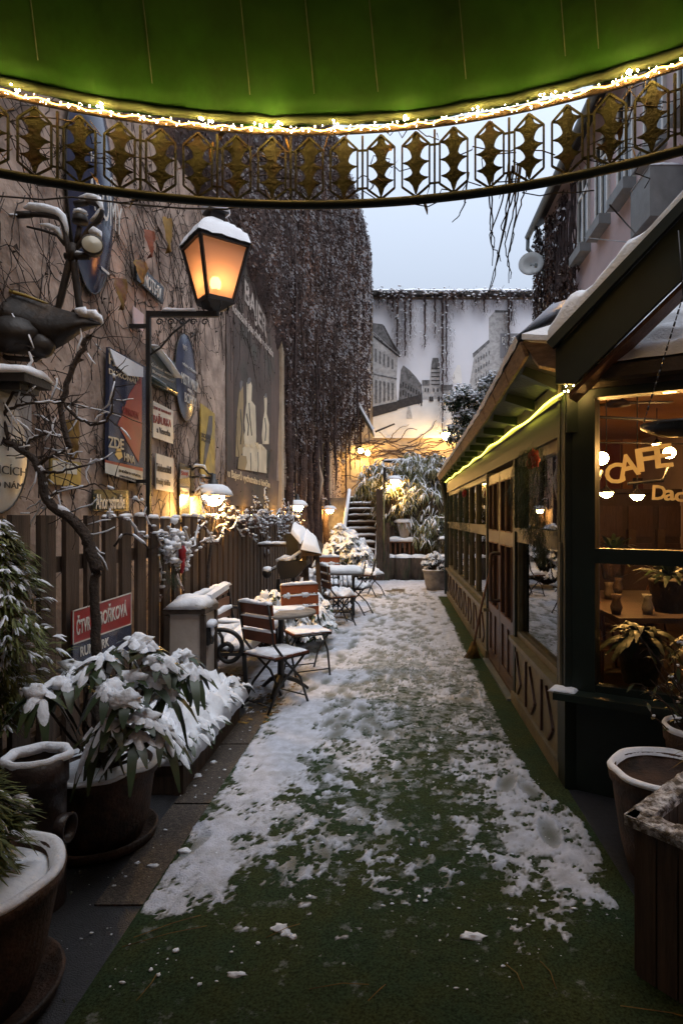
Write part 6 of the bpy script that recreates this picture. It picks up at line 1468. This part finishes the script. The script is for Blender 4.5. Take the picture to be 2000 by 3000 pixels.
for d, L in ((da, .75), (db, .62)):
    k = 0; nrm = V((d.y, -d.x, 0))
    s_ = 0.
    while s_ < L:
        wd = .075; p = c0+d*(s_+wd/2); a = math.atan2(d.y, d.x); q.box(p+V((0, 0, HB/2)), (wd-.006, .03+.006*nz(s_*40), HB), a); s_ += wd
q.build('slats', 'fence', wp)
q = MB()
for d, L in ((da, .76), (db, .64)): q.bar(c0-d*.03+V((0, 0, HB+.012)), c0+d*L+V((0, 0, HB+.012)), .075, .035)
rim = q.build('rim', 'frosty', wp)
for k, (d, L) in enumerate(((da, .72), (db, .6))): MB().pillow(c0+d*(L/2)+V((0, 0, HB+.022)), L, .066, .012, rot=math.atan2(d.y, d.x), seed=k+3, amp=1.6, fr=24, res=.008).build('frost', 'frosty', rim)
cc = c0+da*.38+db*.32
MB().prism([c0+da*.03+db*.03, c0+da*.75+db*.03, c0+da*.75+db*.62, c0+da*.03+db*.62], (0, 0, .40)).build('soil', 'asphalt', wp)
MB().pillow(cc+V((0, 0, .42)), .6, .5, .06, rot=math.atan2(da.y, da.x), seed=9, amp=.7, fr=8).build('snow', 'snowf', wp)
# ------------------------------------------------------------------ pink house on the right
HX = 4.2
ph = thing('pink_house', 'pink rendered house with dark window boxes above the conservatory roof', 'building', (HX+2, 12, 0))
MB().box((HX+2.5, 7.8, 5.4), (5, 19.5, 10.8)).build('wall', 'pink', ph)
rf_ = MB(); rf_.prism([V((HX-.35, 4, 9.9)), V((HX-.35, 17.9, 9.9)), V((HX+2.5, 17.9, 12.2)), V((HX+2.5, 4, 12.2))], (0, 0, .1)); rf_.build('roof', 'roofdark', ph)
MB().tube([(HX-.4, 4, 9.85), (HX-.4, 17.95, 9.85)], .09, 8).tube([(HX-.4, 17.9, 9.85), (HX-.4, 17.95, 9.5), (HX-.1, 17.75, 9.1), (HX-.05, 17.6, 8.9)], .06, 8).build('gutter', 'zinc', ph)
for k, y in enumerate((13.75, 12.5, 11.2, 9.95, 8.7)):
    f = MB()
    for a in (-.36, 0, .36): f.box((HX-.01, y+a, 8.5), (.10, .07, 1.75))
    for z in (7.66, 8.9, 9.36): f.box((HX-.01, y, z), (.10, .79, .08))
    wf = f.build('window', 'white', ph)
    MB().box((HX-.02, y, 8.5), (.02, .68, 1.66)).build('pane', 'hglass', wf); MB().box((HX-.12, y, 7.53), (.24, .86, .20)).build('window_box', 'grey', wf)
ac = thing('ac_unit', 'grey metal box with a snow cap mounted on the pink house wall', 'wall box', (HX-.2, 9.4, 6.4)); MB().box((HX-.25, 9.35, 6.42), (.5, .75, .75)).build('body', 'grey', ac); MB().pillow((HX-.25, 9.35, 6.795), .5, .75, .07).build('snow', 'snow', ac)
MB().tube([(HX-.3, 9.2, 6.8), (HX-.45, 9.2, 7.1), (HX-.3, 9.0, 7.2)], .03, 6).build('pipe', 'zinc', ac)
# creeper on the far end of the pink house
pm, pl_, = MB(), MB(); rpv = random.Random(15)
for k in range(9000):
    Y = 13.9+3.9*rpv.random()**.7; Z = rpv.uniform(3.4, 9.7)
    if fbm(Y*1.6, Z*.5, 3, 3)+.5*(Y-14.3)/3 < .12: continue
    p = V((HX-.03-.16*rpv.random()-.12*(Y > 17), Y, Z)); s_ = rpv.uniform(.04, .09); a = V((rpv.uniform(-.4, .4), rpv.uniform(-1, 1), rpv.uniform(-1.6, .4))).normalized(); b = a.cross(V((rpv.uniform(.2, 1), rpv.uniform(-.5, .5), rpv.uniform(-.5, .5)))).normalized()
    pl_.tri(p-a*s_, p+a*s_, p+b*s_, 1 if rpv.random() < .10 else 0)
for k in range(150):
    Y = rpv.uniform(14.2, 17.6); Z = rpv.uniform(3.3, 8.5); pts = [(HX-.06-.05*rpv.random(), Y+.12*nz(i*.6, k), Z+.3*i) for i in range(7)]
    pm.tube([p for p in pts if p[2] < 9.7] or pts[:2], .02, 4)
for k in range(40):
    p = P(1228+rpv.uniform(0, 26), rpv.uniform(505, 560) if k < 20 else rpv.uniform(640, 690), 17.4+rpv.uniform(-.2, .2)); pm.tube([p, p+V((.02, 0, -.15)), p+V((rpv.uniform(-.05, .05), 0, -.35))], .012, 4)
tag(pm.build('house_creeper', 'vine'), 'brown creeper stems on the far end of the pink house', 'creeper', kind='stuff'); tag(pl_.build('house_creeper_leaves', ['vleaf', 'snow']), 'dry creeper leaves on the far end of the pink house', 'creeper', kind='stuff')
di = thing('satellite_dish', 'grey satellite dish on the corner of the pink house', 'satellite dish', P(1219, 605, 16.4)); c = P(1219, 605, 16.4)
eu = V((.25, 1, -.15)).to_track_quat('Z', 'Y').to_euler()
MB().lathe([(.0, .12), (.12, .11), (.22, .075), (.30, .03), (.335, 0), (.33, -.015), (.2, .06), (0, .10)], c, 28, axis=eu).build('dish', 'dish', di); MB().tube([c, c+V((.05, -.35, -.22))], .014, 6).box(c+V((.05, -.36, -.2)), (.07, .1, .08)).tube([c+V((0, .1, 0)), c+V((.4, .25, -.1)), V((HX, 17.4, c.z-.1))], .03, 6).build('arm', 'zinc', di)
# ------------------------------------------------------------------ green awning with iron valance over the viewer
AX, AY, AR, Z0, Z1 = -.36, -.21, 2.55, 2.80, 3.07
def arc(a, r, z): return V((AX+r*math.sin(a), AY+r*math.cos(a), z))
eb = thing('added_shade_wall', 'unseen plastered wall added behind the viewer to shade the foreground', 'building', (.8, -1.6, 0)); MB().box((.8, -1.8, 5.5), (9, .5, 11)).build('wall', 'plaster', eb)  # unseen wall added behind the camera; keeps sky light off the foreground
aw_ = thing('round_awning', 'round green fabric awning with a pierced iron valance over the entrance', 'awning', (AX, AY+AR, Z0))
fa = MB(); na, ns = 180, 26; seams = [R(s) for s in (-52, -37, -28.5, -21, -12.5, -4.5, 1, 6.5, 14, 22, 24.5, 33, 45)]
def fabp(a, s):
    dmin = min(abs(a-q) for q in seams)
    r = AR*(1-.92*s)+.02+.012*nz(a*22, 5)*math.sin(PI*min(1, s*3)); z = Z1+.05+1.9*(s**.93)
    sag = .03*math.sin(PI*min(1, dmin/R(4)))*math.sin(PI*min(1, s*1.15))
    if s < .02: r, z = AR+.012, Z1+.04
    return arc(a, r, z-sag+.016*nz(a*9, s*3)+.014*nz(a*26, 2)*math.sin(PI*min(1, s*4+.1)))
vs = [fabp(R(-95)+R(190)*i/na, (j/ns)**1.4) for i in range(na+1) for j in range(ns+1)]
fa.add(vs, [(i*(ns+1)+j, (i+1)*(ns+1)+j, (i+1)*(ns+1)+j+1, i*(ns+1)+j+1) for i in range(na) for j in range(ns)], 0, True)
fab = fa.build('canopy', 'fabric', aw_)
q = MB()
for a in seams: q.tube([fabp(a, .03+.9*s/30)-V((0, 0, .003)) for s in range(31)], .0018, 4)
q.build('seams', 'fir', fab)
q = MB(); q.tube([arc(R(-62)+R(124)*i/90, AR-.006, Z1+.05+.008*nz(i*.7)) for i in range(91)], [.016+.006*nz(i*.9, 3) for i in range(91)], 8); q.build('hem_roll', 'fir', aw_)
q = MB(); q.tube([arc(R(-62)+R(124)*i/80, AR, Z0) for i in range(81)], .017, 8); q.build('bottom_rail', 'dkgreen', aw_)
q = MB(); q.tube([arc(R(-62)+R(124)*i/80, AR, Z1+.01) for i in range(81)], .012, 6); q.build('top_rail', 'rust', aw_)
# pierced ornaments: each bay holds two palmette plates in hexagonal frames
BP = .276/AR; prof = [(0., .010), (.04, .014), (.12, .015), (.15, .020), (.18, .032), (.20, .052), (.215, .050), (.24, .034), (.29, .024), (.36, .018), (.40, .017), (.43, .022), (.46, .034), (.475, .050), (.49, .048), (.52, .032), (.57, .022), (.63, .015), (.66, .015), (.69, .020), (.72, .032), (.735, .048), (.75, .045), (.79, .026), (.86, .013), (.93, .008), (1., .003)]
H = Z1-Z0-.03; protos = None
def local(a0, u, v, o=0.):    # u along the arc (m), v down (m)
    return arc(a0+u/AR, AR+o, Z1-.012-v)
for k in range(-8, 9):
    a0 = R(-1.2)+k*BP
    fr_ = MB()
    fr_.bar(local(a0, 0, 0), local(a0, 0, H+.02), .008, .008); 
    for v in (.055, .20): fr_.bar(local(a0, -.02, v), local(a0, .02, v), .006, .006)
    for s_ in (-1, 1):
        c = s_*.0715; hw = .052
        P_ = [(c, .0), (c-hw, .05), (c-hw, .205), (c-.0, H+.005), (c+hw, .205), (c+hw, .05), (c, .0)]
        pts = [local(a0, u, v) for u, v in P_]
        for a, b in zip(pts[:-1], pts[1:]): fr_.bar(a, b, .0065, .007)
    fr_.build('valance_frame', 'valance', aw_)
    for s_ in (-1, 1):
        c = s_*.0715; pm_ = MB(); L_ = [(u, v*H*.98) for v, u in prof]
        rr = random.Random(k*2+s_); tw_ = rr.uniform(-.03, .03)
        vs = [local(a0, c+u, v, .004+tw_*(v-.1)) for u, v in L_]+[local(a0, c-u, v, .004+tw_*(v-.1)) for u, v in L_]; n = len(L_)
        vs2 = [p+V((0, -.003, 0)) for p in vs]
        fs = [(i, i+1, n+i+1, n+i) for i in range(n-1)]
        pm_.add(vs+vs2, fs+[(2*n+d, 2*n+c_, 2*n+b, 2*n+a) for a, b, c_, d in fs]+[(i, 2*n+i, 2*n+i+1, i+1) for i in range(n-1)]+[(n+i, n+i+1, 3*n+i+1, 3*n+i) for i in range(n-1)])
        pm_.build('palmette_plate', 'valance', aw_)
# rope light
rl_ = thing('rope_light', 'warm white rope light wound along the top of the awning valance', 'light string', (AX, AY+AR, Z1))
q = MB(); q.tube([arc(R(-50)+R(98)*i/200, AR-.03, Z1+.006*math.sin(i*1.3)) for i in range(201)], .0028, 5); q.build('cord', 'ledcord', rl_)
o_ = rl_.location.copy()
bm = MB().lathe([(0, -.0035), (.0024, -.0024), (.003, 0), (.0024, .003), (0, .004)], o_, 8)
b0 = bm.build('bulb', 'led', rl_)
rr = random.Random(41)
xb = MB()
for i in range(170):
    p = arc(rr.uniform(R(-37), R(33)), AR-.038+rr.uniform(-.008, .008), Z1-.001+rr.uniform(-.014, .012)); xb.blob(p, rr.uniform(.0009, .0016), i, amp=0, n=6, k=4)
for x in (60, 235, 470, 600, 640, 760, 930, 1090, 1260, 1470):
    a = math.atan2((x-CX)/F*2.25-AX, 2.25-AY); [xb.blob(arc(a+rr.gauss(0, .006), AR-.045+rr.gauss(0, .006), Z1+.012+rr.uniform(-.01, .008)), rr.uniform(.0025, .004), x+j, amp=0, n=8, k=5) for j in range(5)]
xo = xb.build('tiny_bulbs', 'led', rl_); xo['kind'] = 'stuff'
for i in range(100):
    a = R(-37)+R(70)*(i+rr.uniform(-.45, .45))/99; p = arc(a, AR-.038+rr.uniform(-.006, .006), Z1-.002+rr.uniform(-.012, .010))
    c = b0 if i == 0 else b0.copy()
    if i: C.objects.link(c); c.parent = rl_
    c.location = p-o_; s_ = rr.choice((.5, .6, .7, .9, 1.0))*(1.5 if math.sin(i*.42)+.6*math.sin(i*1.1+1) > 1.0 else .85); c.scale = (s_, s_, s_)
# dead creeper wound through the valance, hanging twigs
q, q2 = MB(), MB(); rt2 = random.Random(19)
for k in range(46):
    a = rt2.uniform(R(-36), R(34)); z = rt2.uniform(Z0, Z1+.04); pts = []
    for i in range(rt2.randint(5, 14)):
        pts.append(arc(a, AR+rt2.uniform(-.01, .05), z)); a += rt2.uniform(-.01, .03)*(1 if k % 2 else -1); z += rt2.uniform(-.035, .03)
    q.tube(pts, .0022, 4)
for x0, y0, x1, y1, x2, y2 in ((1172, 440, 1150, 560, 1112, 690), (1168, 440, 1140, 600, 1120, 680), (1185, 440, 1160, 560, 1168, 650), (1190, 430, 1165, 600, 1172, 640), (1122, 445, 1125, 520, 1135, 570), (1128, 445, 1128, 560, 1150, 600), (1180, 440, 1150, 520, 1160, 545), (1068, 455, 1060, 480, 1038, 510), (1160, 430, 1125, 540, 1130, 610), (1205, 420, 1180, 520, 1165, 590)):
    Yt = 2.3; pts = branch(MB(), [P(x0+8, y0-60, Yt), P(x0, y0, Yt), P((x0+x1)/2+3, (y0+y1)/2, Yt), P(x1, y1, Yt), P((x1+x2)/2+4, (y1+y2)/2, Yt), P(x2, y2, Yt)], .003, .003, 4, .006, 4, x0)
    q.tube(pts, [.0036*(1-.6*i/len(pts)) for i in range(len(pts))], 5)
for k in range(26):
    a = rt2.uniform(R(-36), R(34)); p = arc(a, AR+.02, rt2.uniform(Z0-.01, Z1+.03)); leaf(q2, p, (rt2.uniform(-1, 1), rt2.uniform(-.6, .6), rt2.uniform(-1.5, .2)), rt2.uniform(.03, .07), .022, .5, rows=3)
tag(q.build('valance_twigs', 'bark'), 'dead creeper twigs wound through the valance and hanging below it', 'twigs', kind='stuff'); tag(q2.build('valance_leaves', 'dryleaf'), 'brown dry leaves caught in the valance', 'leaves', kind='stuff')
ca_ = MB(); ca_.tube([P(0, 450, 2.6), P(100, 458, 2.6), P(165, 452, 2.6), P(300, 468, 2.55), P(420, 478, 2.5), P(520, 480, 2.5), P(600, 462, 2.45)], .004, 5); ca_.tube([P(1400, 470, 2.6), P(1480, 560, 4.5), P(1340, 545, 8)], .004, 5)
tag(ca_.build('slack_cable', 'iron'), 'thin black cable sagging below the valance', 'cable')
